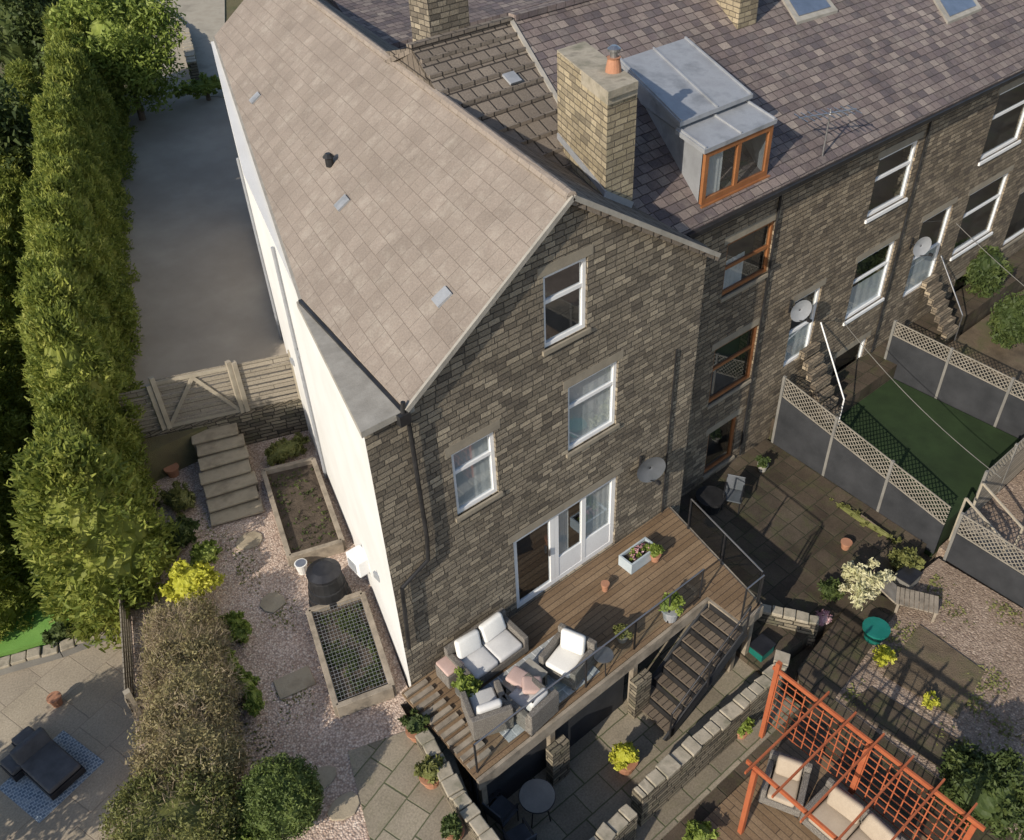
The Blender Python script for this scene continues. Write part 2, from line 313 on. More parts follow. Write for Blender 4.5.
def window(par, Y, r, fm, bars=(), vbars=(), curt=None, sill=True, lintel=True, name='window', fw=.08):
    x0, x1, z0, z1 = r; f = MB(); ya, yb = Y+.05, Y+.12
    f.bb((x0,ya,z0),(x1,yb,z0+fw)); f.bb((x0,ya,z1-fw),(x1,yb,z1)); f.bb((x0,ya,z0+fw),(x0+fw,yb,z1-fw)); f.bb((x1-fw,ya,z0+fw),(x1,yb,z1-fw))
    for b in bars: zb = z0+(z1-z0)*b; f.bb((x0+fw,ya+.005,zb-fw*.45),(x1-fw,yb-.005,zb+fw*.45))
    for b in vbars: xb = x0+(x1-x0)*b; f.bb((xb-fw*.5,ya+.003,z0+fw),(xb+fw*.5,yb-.003,z1-fw))
    w = f.build(name, fm, par)
    MB().poly([(x0,Y+.09,z0),(x1,Y+.09,z0),(x1,Y+.09,z1),(x0,Y+.09,z1)]).build('pane', m['glass'], w)
    if curt:
        c = MB()
        for (a, b, c0, c1) in curt:
            n = 10; xa_, xb_ = x0+(x1-x0)*a, x0+(x1-x0)*b
            for i in range(n):
                u0, u1 = xa_+(xb_-xa_)*i/n, xa_+(xb_-xa_)*(i+1)/n; q0, q1 = (.008 if i%2 else 0), (0 if i%2 else .008)
                c.poly([(u0,Y+.13+q0,z0+(z1-z0)*c0),(u1,Y+.13+q1,z0+(z1-z0)*c0),(u1,Y+.13+q1,z0+(z1-z0)*c1),(u0,Y+.13+q0,z0+(z1-z0)*c1)])
        c.build('curtain', m['curtain'], w)
    if sill: MB().bb((x0-.06,Y-.05,z0-.09),(x1+.06,Y+.03,z0)).build('sill', fm if sill == 'm' else m['stonetrim'], w)
    if lintel: MB().bb((x0-.12,Y-.006,z1),(x1+.12,Y+.03,z1+.19)).build('lintel', m['stonetrim'], w)
    return w
# ---------------------------------------------------------------- foliage
def quads(P, L, Wd, D, S):
    a = P-D*L-S*Wd; b = P+D*L-S*Wd*.35; c = P+D*L+S*Wd*.35; d = P-D*L+S*Wd
    return np.stack([a, b, c, d], 1).reshape(-1, 3)
def unit(a): return a/np.maximum(np.linalg.norm(a, axis=1, keepdims=True), 1e-6)
def crownmesh(name, mat, radii, n, ls, seed, kind='ball', clumps=40, core=.68):
    rs = np.random.RandomState(seed); rx, ry, rz = radii; boxy = kind == 'box'
    prof = lambda h: 1-.68*h**3
    if kind == 'cone':
        k = clumps*3; h = rs.rand(k)**.75; th = rs.rand(k)*2*np.pi
        pr = prof(h)*(.8+.28*rs.rand(k))*np.where((rs.rand(k) < .3) & (h > .6), .45, 1); cc = np.stack([np.cos(th)*pr*rx, np.sin(th)*pr*ry, h*2*rz-rz], 1); cr = np.full(k, .19*rx+.04)
    elif kind == 'fine':
        v = unit(rs.randn(clumps, 3)); cc = v*(.82+.12*rs.rand(clumps, 1))*np.array([rx, ry, rz]); cr = np.full(clumps, .16*rx)
    elif boxy:
        v = unit(rs.randn(clumps, 3)); v = np.sign(v)*np.abs(v)**.75; cc = v*(.8+.12*rs.rand(clumps, 1))*np.array([rx, ry, rz]); cr = (.16+.1*rs.rand(clumps))*min(rx, rz*1.2)
    else:
        v = unit(rs.randn(clumps, 3)); f = .5+.45*rs.rand(clumps, 1); cc = v*f*np.array([rx, ry, rz]); cr = (.2+.15*rs.rand(clumps))*min(rx, rz*1.2)
    ids = rs.randint(0, len(cc), n)
    off = unit(rs.randn(n, 3))*(rs.rand(n, 1)**.5)
    P = cc[ids]+off*cr[ids][:, None]*(1.3 if kind == 'twig' else 1)
    if kind == 'cone': P[:, 2] += (rs.rand(n)-.4)*.15
    outd = unit(P/np.array([rx, ry, rz])**2)
    if kind == 'cone': D = unit(outd*.7+np.array([0,0,.6])+rs.randn(n, 3)*.6)
    elif kind == 'twig': D = unit(outd*.6+np.array([0,0,.5])+rs.randn(n, 3)*.6)
    else: D = unit(rs.randn(n, 3)+outd*.3)
    S = unit(np.cross(D, unit(rs.randn(n, 3))))
    L = ls*(.6+.8*rs.rand(n, 1)); Wd = L*(.5 if kind != 'twig' else .06)
    if kind == 'cone': Wd = L*.42
    vs = quads(P, L, Wd, D, S); fs = np.arange(4*n).reshape(-1, 4)
    V_, F_ = vs.tolist(), fs.tolist()
    if core > 0:
        k = len(V_); nu, nv = 36, 20
        for j in range(nv+1):
            for i in range(nu):
                ph = math.pi*j/nv; th = 2*math.pi*i/nu
                if kind == 'cone':
                    h = j/nv; pr = prof(h)*core*1.04*(.85+.3*rs.rand())*(1 if j < nv else .3); V_.append([math.cos(th)*pr*rx, math.sin(th)*pr*ry, h*2*rz*.9-rz])
                else:
                    q = core*((.92+.16*rs.rand()) if 1 < j < nv-1 else .93); V_.append([math.cos(th)*math.sin(ph)*rx*q, math.sin(th)*math.sin(ph)*ry*q, math.cos(ph)*rz*q])
        for j in range(nv):
            for i in range(nu): F_.append([k+j*nu+i, k+j*nu+(i+1)%nu, k+(j+1)*nu+(i+1)%nu, k+(j+1)*nu+i])
    me = bpy.data.meshes.new(name); me.from_pydata(V_, [], F_); me.materials.append(mat); me.update(); return me
def plant(name, label, cat, base, radii, mat, n=2500, ls=.06, kind='ball', clumps=40, core=.62, lift=.0, group=None, seed=None, me=None, trunk=True, rz=0, extra=None):
    t = thing(name, label, cat, base, rz, group)
    me = me or crownmesh('crown', mat, radii, n, ls, seed if seed is not None else random.randint(0, 9999), kind, clumps, core)
    o = bpy.data.objects.new('crown', me); C.objects.link(o); o.parent = t; o.location = (0, 0, radii[2]+lift)
    if extra: o3 = bpy.data.objects.new('twigs', extra); C.objects.link(o3); o3.parent = t; o3.location = (0, 0, radii[2]+lift)
    if trunk:
        tr = MB(); hh = lift+radii[2]
        tr.tube((0,0,-.05), (.03,.02,hh), .05+radii[0]*.05, .03+radii[0]*.02)
        for i in range(5):
            a = i*1.3; tr.tube((.01,.01,hh*.5+.05*i), (math.cos(a)*radii[0]*.55, math.sin(a)*radii[1]*.55, hh+radii[2]*.2), .02+radii[0]*.02, .008)
        me2 = bpy.data.meshes.new('trunk'); me2.from_pydata(tr.v, [], tr.f); me2.materials.append(m['bark']); o2 = bpy.data.objects.new('trunk', me2); C.objects.link(o2); o2.parent = t
    return t
def shrub(px, py, zc, r, gz, label, mat, cat='shrub', name='shrub', **kw):
    c = G(px, py, zc); return plant(name, label, cat, (c.x, c.y, gz), (r[0], r[1], r[2]), mat, lift=max(0, zc-r[2]-gz), **kw)
def struct(name, mb, mat, **kw): return sett(mb.build(name, mat, **kw), kind='structure')
# ---------------------------------------------------------------- SETTING
struct('ground', MB().poly([(-500,-500,-2.25),(600,-500,-2.25),(600,700,-2.25),(-500,700,-2.25)]), m['earth'])
zd = lambda x, y: .6+.09*(min(y, 70)-19.5)
hl = lambda y: 2.1+.40*(y-19.5)
hp = [(hl(19.5),19.5),(90,19.5),(90,45),(90,70),(hl(70),70),(hl(45),45)]
struct('hillside', MB().prism(hp, -2.3, lambda x, y: zd(x, y)-.06), m['rough'])
struct('lower_hillside', MB().prism([(hl(26.0),26),(hl(70),70),(-60,70),(-60,26)], -2.3, lambda x, y: -1.3+.07*(y-26)), m['rough'])
drive = [(2.6,20.85),(7.75,18.9),(8.1,19.6),(11.0,27.9),(14.9,37.8),(12.1,41.0),(7.2,31.0)]
struct('driveway', MB().prism(drive, -1, zd), m['tarmac'])
struct('track', MB().prism([(14.9,37.9),(12.1,41.1),(17.5,56),(24,56)], -1, lambda x, y: zd(x, y)), m['gravelpath'])
garden = [(4.66,9.72),(7.7,19.0),(3.2,20.5),(2.4,20.4),(-.55,10.4),(-2.6,4),(-2.6,2.5),(3.85,2.5),(3.85,6.3),(4.4,9.72)]
struct('gravel_garden', MB().prism(garden, -2.2, -.4), m['gravel'])
struct('flagstone_patio', MB().prism([tuple(G(*p,-.4).xy) for p in [(348,752),(440,720),(470,800),(480,870),(380,880)]], -.42, -.37), m['flag'], uvrot=.3)
struct('neighbour_patio', MB().prism([tuple(G(*p,-1.3).xy) for p in [(-80,680),(134,630),(140,900),(-80,930)]], -2.2, -1.3), m['flagpale'], uvrot=.3)
struct('neighbour_lawn', MB().prism([(1.9,18.6),(1.0,16.6),(-8,19.5),(-8,26),(2.6,26)], -2.2, -1.25), m['grass'])
struct('lower_yard', MB().prism([(4.1,4.9),(11.2,4.9),(11.2,10),(4.1,10)], -2.2, -1.8), m['flag'])
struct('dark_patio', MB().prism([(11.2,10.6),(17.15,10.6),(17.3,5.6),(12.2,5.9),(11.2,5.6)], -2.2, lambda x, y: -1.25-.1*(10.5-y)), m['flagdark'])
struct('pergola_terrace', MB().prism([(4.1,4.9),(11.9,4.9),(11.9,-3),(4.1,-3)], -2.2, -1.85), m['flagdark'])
struct('pergola_decking', MB().prism([(7.5,4.6),(10.6,4.6),(10.6,-1),(7.5,-1)], -1.9, -1.78), m['deck'], uvrot=1.57)
struct('gravel_plot', MB().prism([(11.9,5.5),(17.2,5.2),(17.2,-3),(11.9,-3)], -2.24, -1.85), m['browngravel'])
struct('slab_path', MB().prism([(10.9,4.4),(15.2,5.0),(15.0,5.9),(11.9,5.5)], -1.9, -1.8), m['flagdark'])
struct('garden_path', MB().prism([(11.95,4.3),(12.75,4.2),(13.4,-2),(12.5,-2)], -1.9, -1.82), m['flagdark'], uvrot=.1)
struct('soil_bed', MB().prism([(13.2,4.2),(15.0,4.4),(14.9,2.8),(13.4,2.6)], -1.9, -1.81), m['earth'])
struct('dark_lawn', MB().prism([(17.45,9.6),(21.9,9.6),(21.9,5.45),(17.45,5.45)], -2.2, -1.05), m['shadedgrass'])
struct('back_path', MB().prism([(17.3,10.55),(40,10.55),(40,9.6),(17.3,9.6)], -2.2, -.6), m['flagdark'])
struct('far_garden', MB().prism([(22.1,9.5),(45,9.5),(45,-3),(22.1,-3)], -2.2, -1.2), m['earth'])
struct('lower_garden', MB().prism([(17.45,5.35),(21.9,5.35),(21.9,-3),(17.45,-3)], -2.2, -1.75), m['browngravel'])
# ---------------------------------------------------------------- MAIN HOUSE
Y0 = 9.7
house = thing('stone_house', 'tall stone end of terrace house with a white side wall and big brown tiled roof', 'house', (8.6, 14, -.4))
A_, B_, C_ = 4.478, .678, -.1627                       # left roof plane
zl = lambda x, y: A_+B_*x+C_*y
rx_ = lambda y: 8.93+.24*(y-9.7)                        # ridge x
w_up = rect(Y0, (543,277), (587,328)); w_mid = rect(Y0, (568,388), (616,424)); w_low = rect(Y0, (451,455), (499,492))
dr = (7.45, 10.36, 0.0, 2.12)
holes = [w_up, w_mid, w_low, dr]
fc = MB(); facade(fc, Y0, [(5.54,-2.1),(12.6,-2.1),(12.6,6.5),(8.93,8.86),(5.54,6.55)], holes); fc.poly([(4.7,Y0,-2.1),(5.54,Y0,-2.1),(5.54,Y0,6.55),(4.7,Y0,6.55)])
fc.poly([(12.6,Y0,-2.1),(12.6,14,-2.1),(12.6,14,6.5),(12.6,Y0,6.5)])
fc.build('wall', m['stone'], house)
e1 = PL(302,300, A_,B_,C_); e2 = PL(215,38, A_,B_,C_)
wp = [(4.7,9.7), (e1.x-.03, e1.y), (7.66,19.5), (e2.x-.2, e2.y-.1)]
sw = MB()
zw = [6.55, zl(e1.x,e1.y)-.05, zl(e1.x,e1.y)+(zl(e2.x,e2.y)-zl(e1.x,e1.y))*(19.5-e1.y)/(e2.y-e1.y)-.05, zl(e2.x,e2.y)-.05]
for i in range(3):
    (xa_,ya_),(xb_,yb_) = wp[i], wp[i+1]
    sw.poly([(xa_,ya_,-2),(xb_,yb_,-2),(xb_,yb_,zw[i+1]),(xa_,ya_,zw[i])])
for i in (1, 2):
    (xa_,ya_),(xb_,yb_) = wp[i], wp[i+1]
    sw.poly([(xa_,ya_,zw[i]),(xb_,yb_,zw[i+1]),(xb_+.5,yb_,zw[i+1]+.0),(xa_+.5,ya_,zw[i]+.0)])
sw.build('side_wall', m['render'], house)
for f_ in (.22,.62):
    i_ = 1 if f_ < .5 else 2; g_ = f_*2 if f_ < .5 else (f_-.5)*2
    x_ = wp[i_][0]+(wp[i_+1][0]-wp[i_][0])*g_; y_ = wp[i_][1]+(wp[i_+1][1]-wp[i_][1])*g_
    MB().tube((x_-.05,y_,6.3),(x_-.05,y_,-.3),.04).build('downpipe', m['lead'], house)
for y_, z_ in ((11.2,1.6),(16.5,3.6),(18.2,2.2)):
    x_ = np.interp(y_, [p[1] for p in wp], [p[0] for p in wp])
    MB().bb((x_-.05,y_-.1,z_-.08),(x_-.003,y_+.1,z_+.08)).build('wall_vent', m['lead'], house)
ye = e2.y-.15
MB().poly([(wp[3][0],ye,-2),(15.5,ye,-2),(15.5,ye,6.8),(rx_(ye),ye,8.8),(wp[3][0],ye,zw[3]-.05)]).build('rear_wall', m['stone'], house)
MB().slab([(4.62,9.62,6.6),(5.6,9.62,6.6),(e1.x+.15,e1.y+.1,6.26),(e1.x-.08,e1.y+.1,6.26)], .12).build('wall_cap', m['cap'], house)
yf = 9.58
rf = MB()
lp = [(5.42,yf),(rx_(yf),yf),(rx_(e2.y),e2.y),(e2.x,e2.y),(e1.x,e1.y)]
lp = [(x, y, zl(x,y)+.06) for x, y in lp]
rf.slab(lp, .14); roofL = rf.build('roof', m['tile'], house)
zr = lambda x, y: 8.95+.06-.64*(x-rx_(y))
rp = [(rx_(yf),yf),(12.82,yf),(12.82+.24*3.4,yf+3.4),(rx_(20)+3.0,20),(rx_(e2.y)+3,e2.y),(rx_(e2.y),e2.y)]
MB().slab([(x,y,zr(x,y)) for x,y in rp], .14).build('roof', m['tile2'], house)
rt = MB()
N = 44
for i in range(N):
    y0_, y1_ = yf+(e2.y-yf)*i/N, yf+(e2.y-yf)*(i+.97)/N
    rt.tube((rx_(y0_),y0_,9.0),(rx_(y1_),y1_,9.01),.1,.1,8)
rt.build('ridge_tiles', m['tile'], roofL)
vg = MB()
vg.bar((5.42,9.57,zl(5.42,9.57)+.02),(8.93,9.57,8.99),.05,.09); vg.bar((8.93,9.57,8.99),(12.82,9.57,8.97-.64*3.87),.05,.09)
vg.build('verge', m['cap'], roofL)
gt = MB(); gt.bar((5.4,9.6,zl(5.4,9.6)-.02),(e1.x-.02,e1.y,e1.z-.02),.11,.1); gt.build('gutter', m['black'], house)
g2 = MB(); g2.bar((e1.x-.03,e1.y,e1.z-.0),(e2.x-.03,e2.y,e2.z+.0),.06,.07); g2.build('gutter', m['cap'], house)
dp = MB(); pts = [FY(403,402,9.6), FY(403,418,9.6), FY(409,424,9.6), FY(427,538,9.6), FY(428,560,9.6), FY(402,588,9.6), FY(409,648,9.6)]
for a, b in zip(pts, pts[1:]): dp.tube(a, b, .04)
dp.box(pts[1], (.2,.16,.2)); dp.build('downpipe', m['black'], house)
p2 = FY(677,350,9.66); MB().tube((p2.x,9.67,p2.z),(p2.x,9.67,0),.02).build('downpipe', m['black'], house)
window(house, Y0, w_up, m['white'], bars=(.62,), curt=None)
window(house, Y0, w_mid, m['white'], bars=(.66,), curt=[(.0,1,.0,1)])
window(house, Y0, w_low, m['white'], bars=(.66,), curt=[(.0,1,.0,1)])
d = window(house, Y0, dr, m['white'], vbars=(.37,.41,.68), curt=[(.44,.55,0,1),(.70,.97,0,1)], sill=False, name='patio_door', fw=.12)
xq = dr[0]+(dr[1]-dr[0])*.41
MB().bb((xq+.06,Y0+.06,.12),(dr[0]+(dr[1]-dr[0])*.68-.06,Y0+.11,.7)).build('door_panel', m['white'], d)
MB().bb((dr[0]+(dr[1]-dr[0])*.68+.06,Y0+.06,.12),(dr[1]-.12,Y0+.11,.7)).build('door_panel', m['white'], d)
MB().bb((8.40,Y0+.01,1.0),(8.43,Y0+.05,1.2)).build('handle', m['steel'], d)
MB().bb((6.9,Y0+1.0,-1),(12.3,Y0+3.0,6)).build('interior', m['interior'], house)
for (px, py) in [(255,98),(342,203),(442,297)]:
    c = PL(px, py, A_+.08, B_, C_); v = MB(); mt = Matrix.Rotation(-math.atan(.24),4,'Z') @ Matrix.Rotation(-math.atan(.68),4,'Y')
    v.box(c, (.32,.28,.05), mat=mt); v.build('roof_vent', m['lead'], roofL)
c = PL(330,166, A_+.06, B_, C_); v = MB(); v.tube(c, c+Vector((0,0,.2)), .09); v.tube(c+Vector((0,0,.2)), c+Vector((0,0,.28)), .13, .06); v.build('vent_pipe', m['black'], roofL)
# cross roof behind the main ridge (same plane as the terrace roof, low pitch)
TS = .5; tz = lambda y: 6.87+TS*(y-10.5)
YR = 16.0; ZR = tz(YR); vx = lambda y: 11.55+.27*(y-10.5)      # skewed party line
P1 = (10.13,14.72,8.98); P2v = (rx_(18.2),18.2,8.98)
xr = MB().slab([(10.13,14.72,tz(14.72)+.02),(10.55,11.6,tz(11.6)+.02),(vx(11.6),11.6,tz(11.6)+.02),(vx(YR),YR,ZR+.02),(10.4,YR,ZR+.02)], .12)
xr.slab([P1, (10.4,YR,ZR+.02), P2v], .1); xr.slab([(10.4,YR,ZR+.02),(vx(YR),YR,ZR+.02),(14.5,21,7.0),(11.4,21,7.6)], .1)
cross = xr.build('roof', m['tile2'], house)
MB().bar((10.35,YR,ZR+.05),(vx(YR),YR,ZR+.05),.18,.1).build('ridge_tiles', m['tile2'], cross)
MB().bar((vx(11),11,tz(11)+.06),(vx(YR),YR,ZR+.06),.09,.05).build('verge', m['cap'], cross)
bt = MB()
for k in range(1, 11):
    y = 11.6+k*.4
    if y > YR-.1: break
    xl = 10.13+(y-14.72)*.21 if y > 14.72 else 10.3
    bt.bar((xl+.03,y,tz(y)+.05),(vx(y)-.06,y,tz(y)+.05),.06,.07)
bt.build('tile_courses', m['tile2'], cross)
c = PL(512,78, 6.87-TS*10.5+.08, 0, TS); MB().box(c,(.3,.3,.05),mat=Matrix.Rotation(math.atan(TS),4,'X')).build('roof_vent', m['lead'], cross)
# chimney
def chimney(par, pts, z0, z1, pots=1, mat='chim'):
    ch = MB().prism(pts, z0, z1).build('chimney', m[mat], par)
    cx = sum(p[0] for p in pts)/len(pts); cy = sum(p[1] for p in pts)/len(pts)
    ex = lambda k: [(p[0]+math.copysign(k, p[0]-cx)*.5, cy+(p[1]-cy)*(1+k*.5)) for p in pts]
    MB().prism(ex(.12), z1-.1, z1+.03).prism(ex(.05), z1-.22, z1-.1).build('chimney_cap', m['coping'], ch)
    for k in range(pots):
        px_, py_ = cx+(k-(pots-1)/2)*.4-.05, cy-.5
        MB().lathe((px_,py_,z1), [(.15,0),(.14,.1),(.11,.25),(.13,.28)]).build('chimney_pot', m['terracotta'], ch)
        if k == 0: MB().lathe((px_,py_,z1+.28), [(.07,0),(.07,.1),(.12,.11),(.12,.15),(.05,.2)]).build('cowl', m['steel'], ch)
    return ch
ZC = 9.83
q1, q2, q4 = G(608,92,ZC), G(638,81,ZC), G(557,53,ZC); q3 = q4+(q2-q1)
mc = chimney(house, [tuple(q.xy) for q in (q1,q2,q3,q4)], 6.9, ZC)
fl = MB()
for a, b in ((q4,q1),(q1,q2)):
    a2, b2 = a.copy(), b.copy(); a2.z = max(tz(a.y), zr(a.x,a.y))+.08; b2.z = max(tz(b.y), zr(b.x,b.y))+.08; nrm_ = Vector((-.02,-.02,0)); fl.bar(a2+nrm_, b2+nrm_, .03, .12)
fl.build('flashing', m['lead'], mc)
b = FY(447,34,16.5); chimney(house, [(b.x-.5,16.4),(b.x+.55,16.4),(b.x+.55,17.1),(b.x-.5,17.1)], 8.6, b.z+1.6, 0, 'stone')
MB().slab([(12.6,21.5,8.0),(20,21.5,8.0),(20,27,8.6),(14.5,27,8.6)], .2).build('roof', m['slate'], house)
# ---------------------------------------------------------------- TERRACE HOUSES
YT = 10.5
def terrace(label, x0, x1, wins, grp='terraced houses joined to the end house', rxf=None, rxr=None, x1r=None):
    t = thing('terraced_house', label, 'house', ((x0+x1)/2, 14.5, -1.5), 0, grp); rxf = rxf or x0; rxr = rxr or x0; x1r = x1r or x1
    w = MB(); facade(w, YT, [(x0,-2.1),(x1,-2.1),(x1,6.87),(x0,6.87)], [r for r, *_ in wins])
    w.poly([(rxr,21.3,-2),(x1r,21.3,-2),(x1r,21.3,6.87),(rxr,21.3,6.87)]); w.poly([(x1,YT,-2),(x1r,21.3,-2),(x1r,21.3,6.87),(x1,YT,6.87)])
    w.build('wall', m['stone2'], t)
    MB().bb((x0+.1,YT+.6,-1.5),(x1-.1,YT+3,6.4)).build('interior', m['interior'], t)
    for r, fm, kw in wins: window(t, YT, r, fm, **kw)
    r = MB().slab([(rxf,10.28,tz(10.28)+.05),(x1,10.28,tz(10.28)+.05),(x1r,YR,ZR+.05),(rxr,YR,ZR+.05)], .12)
    r.slab([(rxr,YR,ZR+.05),(x1r,YR,ZR+.05),(x1r,21.6,tz(10.4)+.05),(rxr,21.6,tz(10.4)+.05)], .12)
    ro = r.build('roof', m['slate'], t)
    MB().bar((rxr,YR,ZR+.08),(x1r,YR,ZR+.08),.25,.12).build('ridge_tiles', m['slate'], ro)
    MB().bar((x0+.01,10.24,6.7),(x1-.01,10.24,6.7),.12,.1).build('gutter', m['black'], t)
    return t, ro
og, wh = m['orange'], m['white']
bx_ = lambda tl, br: rect(YT, tl, br)
A_wins = [(bx_((728,244),(768,272)), og, dict(bars=(.5,), curt=[(.05,.5,0,.6)])),
          (bx_((715,350),(751,378)), og, dict(bars=(.6,))),
          (bx_((709,434),(732,456)), og, dict())]
hA, rA = terrace('terraced house with brown timber windows and a lead dormer, next to the end house', 12.62, 16.2, A_wins, rxf=vx(10.28)+.06, rxr=vx(YR)+.06, x1r=17.7)
hB, rB = terrace('middle terraced house with white door between the timber windowed house and the far house', 16.2, 22.3,
    [(bx_((880,159),(905,198)), wh, dict(bars=(.62,), sill='m')), (bx_((858,262),(882,298)), wh, dict(bars=(.62,), curt=[(.0,1,0,.5)], sill='m')),
     (bx_((795,302),(809,352)), wh, dict(sill=False, name='door', bars=(.5,), curt=[(.0,1,0,.5)])), (bx_((836,358),(858,376)), wh, dict(sill='m'))], rxf=16.2, rxr=17.7, x1r=23.8)
hC, rC = terrace('farthest terraced house at the right edge with white windows', 22.3, 34,
    [(bx_((1000,94),(1019,140)), wh, dict(bars=(.62,), sill='m')), (bx_((970,195),(991,232)), wh, dict(bars=(.62,), sill='m')),
     (bx_((923,222),(932,280)), wh, dict(sill=False, name='door', bars=(.5,), curt=[(.0,1,0,.5)])), (bx_((956,280),(974,300)), wh, dict(sill='m')), (bx_((1020,194),(1036,225)), wh, dict())], rxf=22.3, rxr=23.8, x1r=35.5)
for hh, X in ((hA, 15.95), (hB, 22.0)):
    MB().tube((X,10.46,6.65),(X,10.46,-1.1),.03).build('downpipe', m['black'], hh)
for hh, (px, py) in ((hB,(797,352)), (hC,(920,282))):
    a = FY(px, py, YT); st = MB(); n = 7; zb = -.6; xs0, xs1 = a.x+.1, a.x+.8
    for k in range(n):
        zt_ = a.z-k*(a.z-zb)/n; st.bb((xs0,YT-.01-(k+1)*.17,zt_-.22),(xs1,YT-.01-k*.17,zt_))
    so_ = st.build('front_steps', m['stone2'], hh)
    yb_ = YT-n*.17
    rl = MB(); xx = xs1
    rl.tube((xx,YT-.05,a.z+.6),(xx,yb_,zb+.6),.02); rl.tube((xx,yb_,zb-.3),(xx,yb_,zb+.62),.02)
    rl.build('handrail', m['white'] if hh is hB else m['steel'], so_)
# dormer (plan skewed like the party walls)
dY = 10.7; da, db = FY(703,150,dY), FY(770,127,dY); x0, x1 = da.x, db.x; zt = 8.12
dx_ = lambda y: .40*max(0, y-11.3)+.1*(min(y,11.3)-dY)
prof = [(dY,zt),(11.45,8.26),(11.47,8.42),(14.15,8.78)]
dm = MB(); sd_ = [(dY,6.8)]+prof+[(14.15,8.2)]
n = len(sd_); dm.add([(x0+dx_(y),y,z) for y,z in sd_]+[(x1-.05+dx_(y),y,z) for y,z in sd_], [tuple(range(n)), tuple(range(n,2*n))[::-1]]+[(i,(i+1)%n,n+(i+1)%n,n+i) for i in range(1,n)])
dorm = dm.build('dormer', m['lead'], hA)
tp = MB()
for (ya_,za_),(yb_,zb_) in ((prof[0],prof[1]),(prof[2],prof[3])): tp.slab([(x0-.1+dx_(ya_),ya_-.12,za_+.06),(x1+.05+dx_(ya_),ya_-.12,za_+.06),(x1+.05+dx_(yb_),yb_,zb_+.06),(x0-.1+dx_(yb_),yb_,zb_+.06)], .09)
tp.build('dormer_roof', m['lead'], dorm)
for f_ in (.02, .5, .98):
    for (ya_,za_),(yb_,zb_) in ((prof[0],prof[1]),(prof[2],prof[3])): xx = x0-.08+(x1-x0+.11)*f_; MB().bar((xx+dx_(ya_),ya_-.1,za_+.08),(xx+dx_(yb_),yb_,zb_+.08),.04,.04).build('lead_roll', m['lead'], dorm)
window(hA, dY-.14, (x0,x1,6.98,zt-.04), og, vbars=(.5,), sill=False, lintel=False, fw=.11, name='dormer_window', curt=[(.04,.3,0,1)])
MB().bb((x0-.05,dY-.15,6.86),(x1+.05,dY+.05,6.975)).build('dormer_sill', og, dorm)
for ps, rr in (([(775,-14),(810,-26),(838,10),(797,22)], rA), ([(930,-8),(962,-22),(982,8),(948,22)], rC)):
    q = [PL(*p, 6.87-TS*10.5+.12, 0, TS) for p in ps]
    sk = MB().slab([q[0],q[1],q[2],q[3]], .1).build('skylight', m['cap'], rr)
    cc = sum(q, Vector())/4; MB().slab([cc+(v-cc)*.78+Vector((0,0,.02)) for v in q], .02).build('pane', m['steel'], sk)
b = PL(742,26, 6.87-TS*10.5, 0, TS); chimney(hA, [(b.x-.3,b.y-.1),(b.x+.4,b.y-.1),(b.x+.65,b.y+.9),(b.x-.05,b.y+.9)], 7.5, b.z+1.7, 2)
ab = PL(822,158, 6.87-TS*10.5, 0, TS)
an = thing('roof_aerial', 'thin silver television aerial above the gutter right of the dormer', 'aerial', ab)
p = MB(); p.tube(ab, ab+Vector((0,0,1.1)), .02); p.build('mast', m['steel'], an)
p = MB(); h_ = ab+Vector((0,0,1.0)); p.bar(h_+Vector((-.7,.3,0)), h_+Vector((.6,-.25,0)), .03, .03)
for k in range(9):
    o_ = h_+Vector((-.65+.15*k, .28-.063*k, 0)); p.bar(o_+Vector((-.1,-.25,0)), o_+Vector((.1,.25,0)), .018, .018)
p.build('elements', m['steel'], an)
def dish(px, py, Y, lab, r=.34, mat='greymetal'):
    c = FY(px, py, Y-.3); t = thing('satellite_dish', lab, 'satellite dish', c, 0, 'satellite dishes on the stone walls')
    q = MB(); n = 20; vs = []; fs = []
    ax = Vector((-.35,-.9,.05)).normalized(); s1 = ax.cross(Vector((0,0,1))).normalized(); s2 = s1.cross(ax)
    for k in range(5):
        rr = r*(k+.3)/4.3
        for i in range(n): a = i*2*math.pi/n; vs.append(c+s1*math.cos(a)*rr+s2*math.sin(a)*rr+ax*(rr*rr*.6))
    for k in range(4): fs += [(k*n+i,k*n+(i+1)%n,(k+1)*n+(i+1)%n,(k+1)*n+i) for i in range(n)]
    fs.append(tuple(range(n))); q.add(vs, fs); q.build('dish', m[mat], t, smooth=True)
    MB().tube(c, (c.x,Y,c.z-.05), .025).tube((c.x,Y,c.z-.2),(c.x,Y-.02,c.z+.15),.03).build('bracket', m['darkmetal'], t)
    MB().tube(c-s2*r, c+ax*.4-s2*.1, .012).box(c+ax*.42-s2*.08, (.07,.1,.07)).build('arm', m['darkmetal'], t)
dish(650,468,Y0,'grey satellite dish above the patio doors of the end house')
dish(800,310,YT,'pale satellite dish beside the door of the middle terraced house', .3, 'lead')
dish(921,246,YT,'pale satellite dish beside the far terraced house door', .3, 'lead')
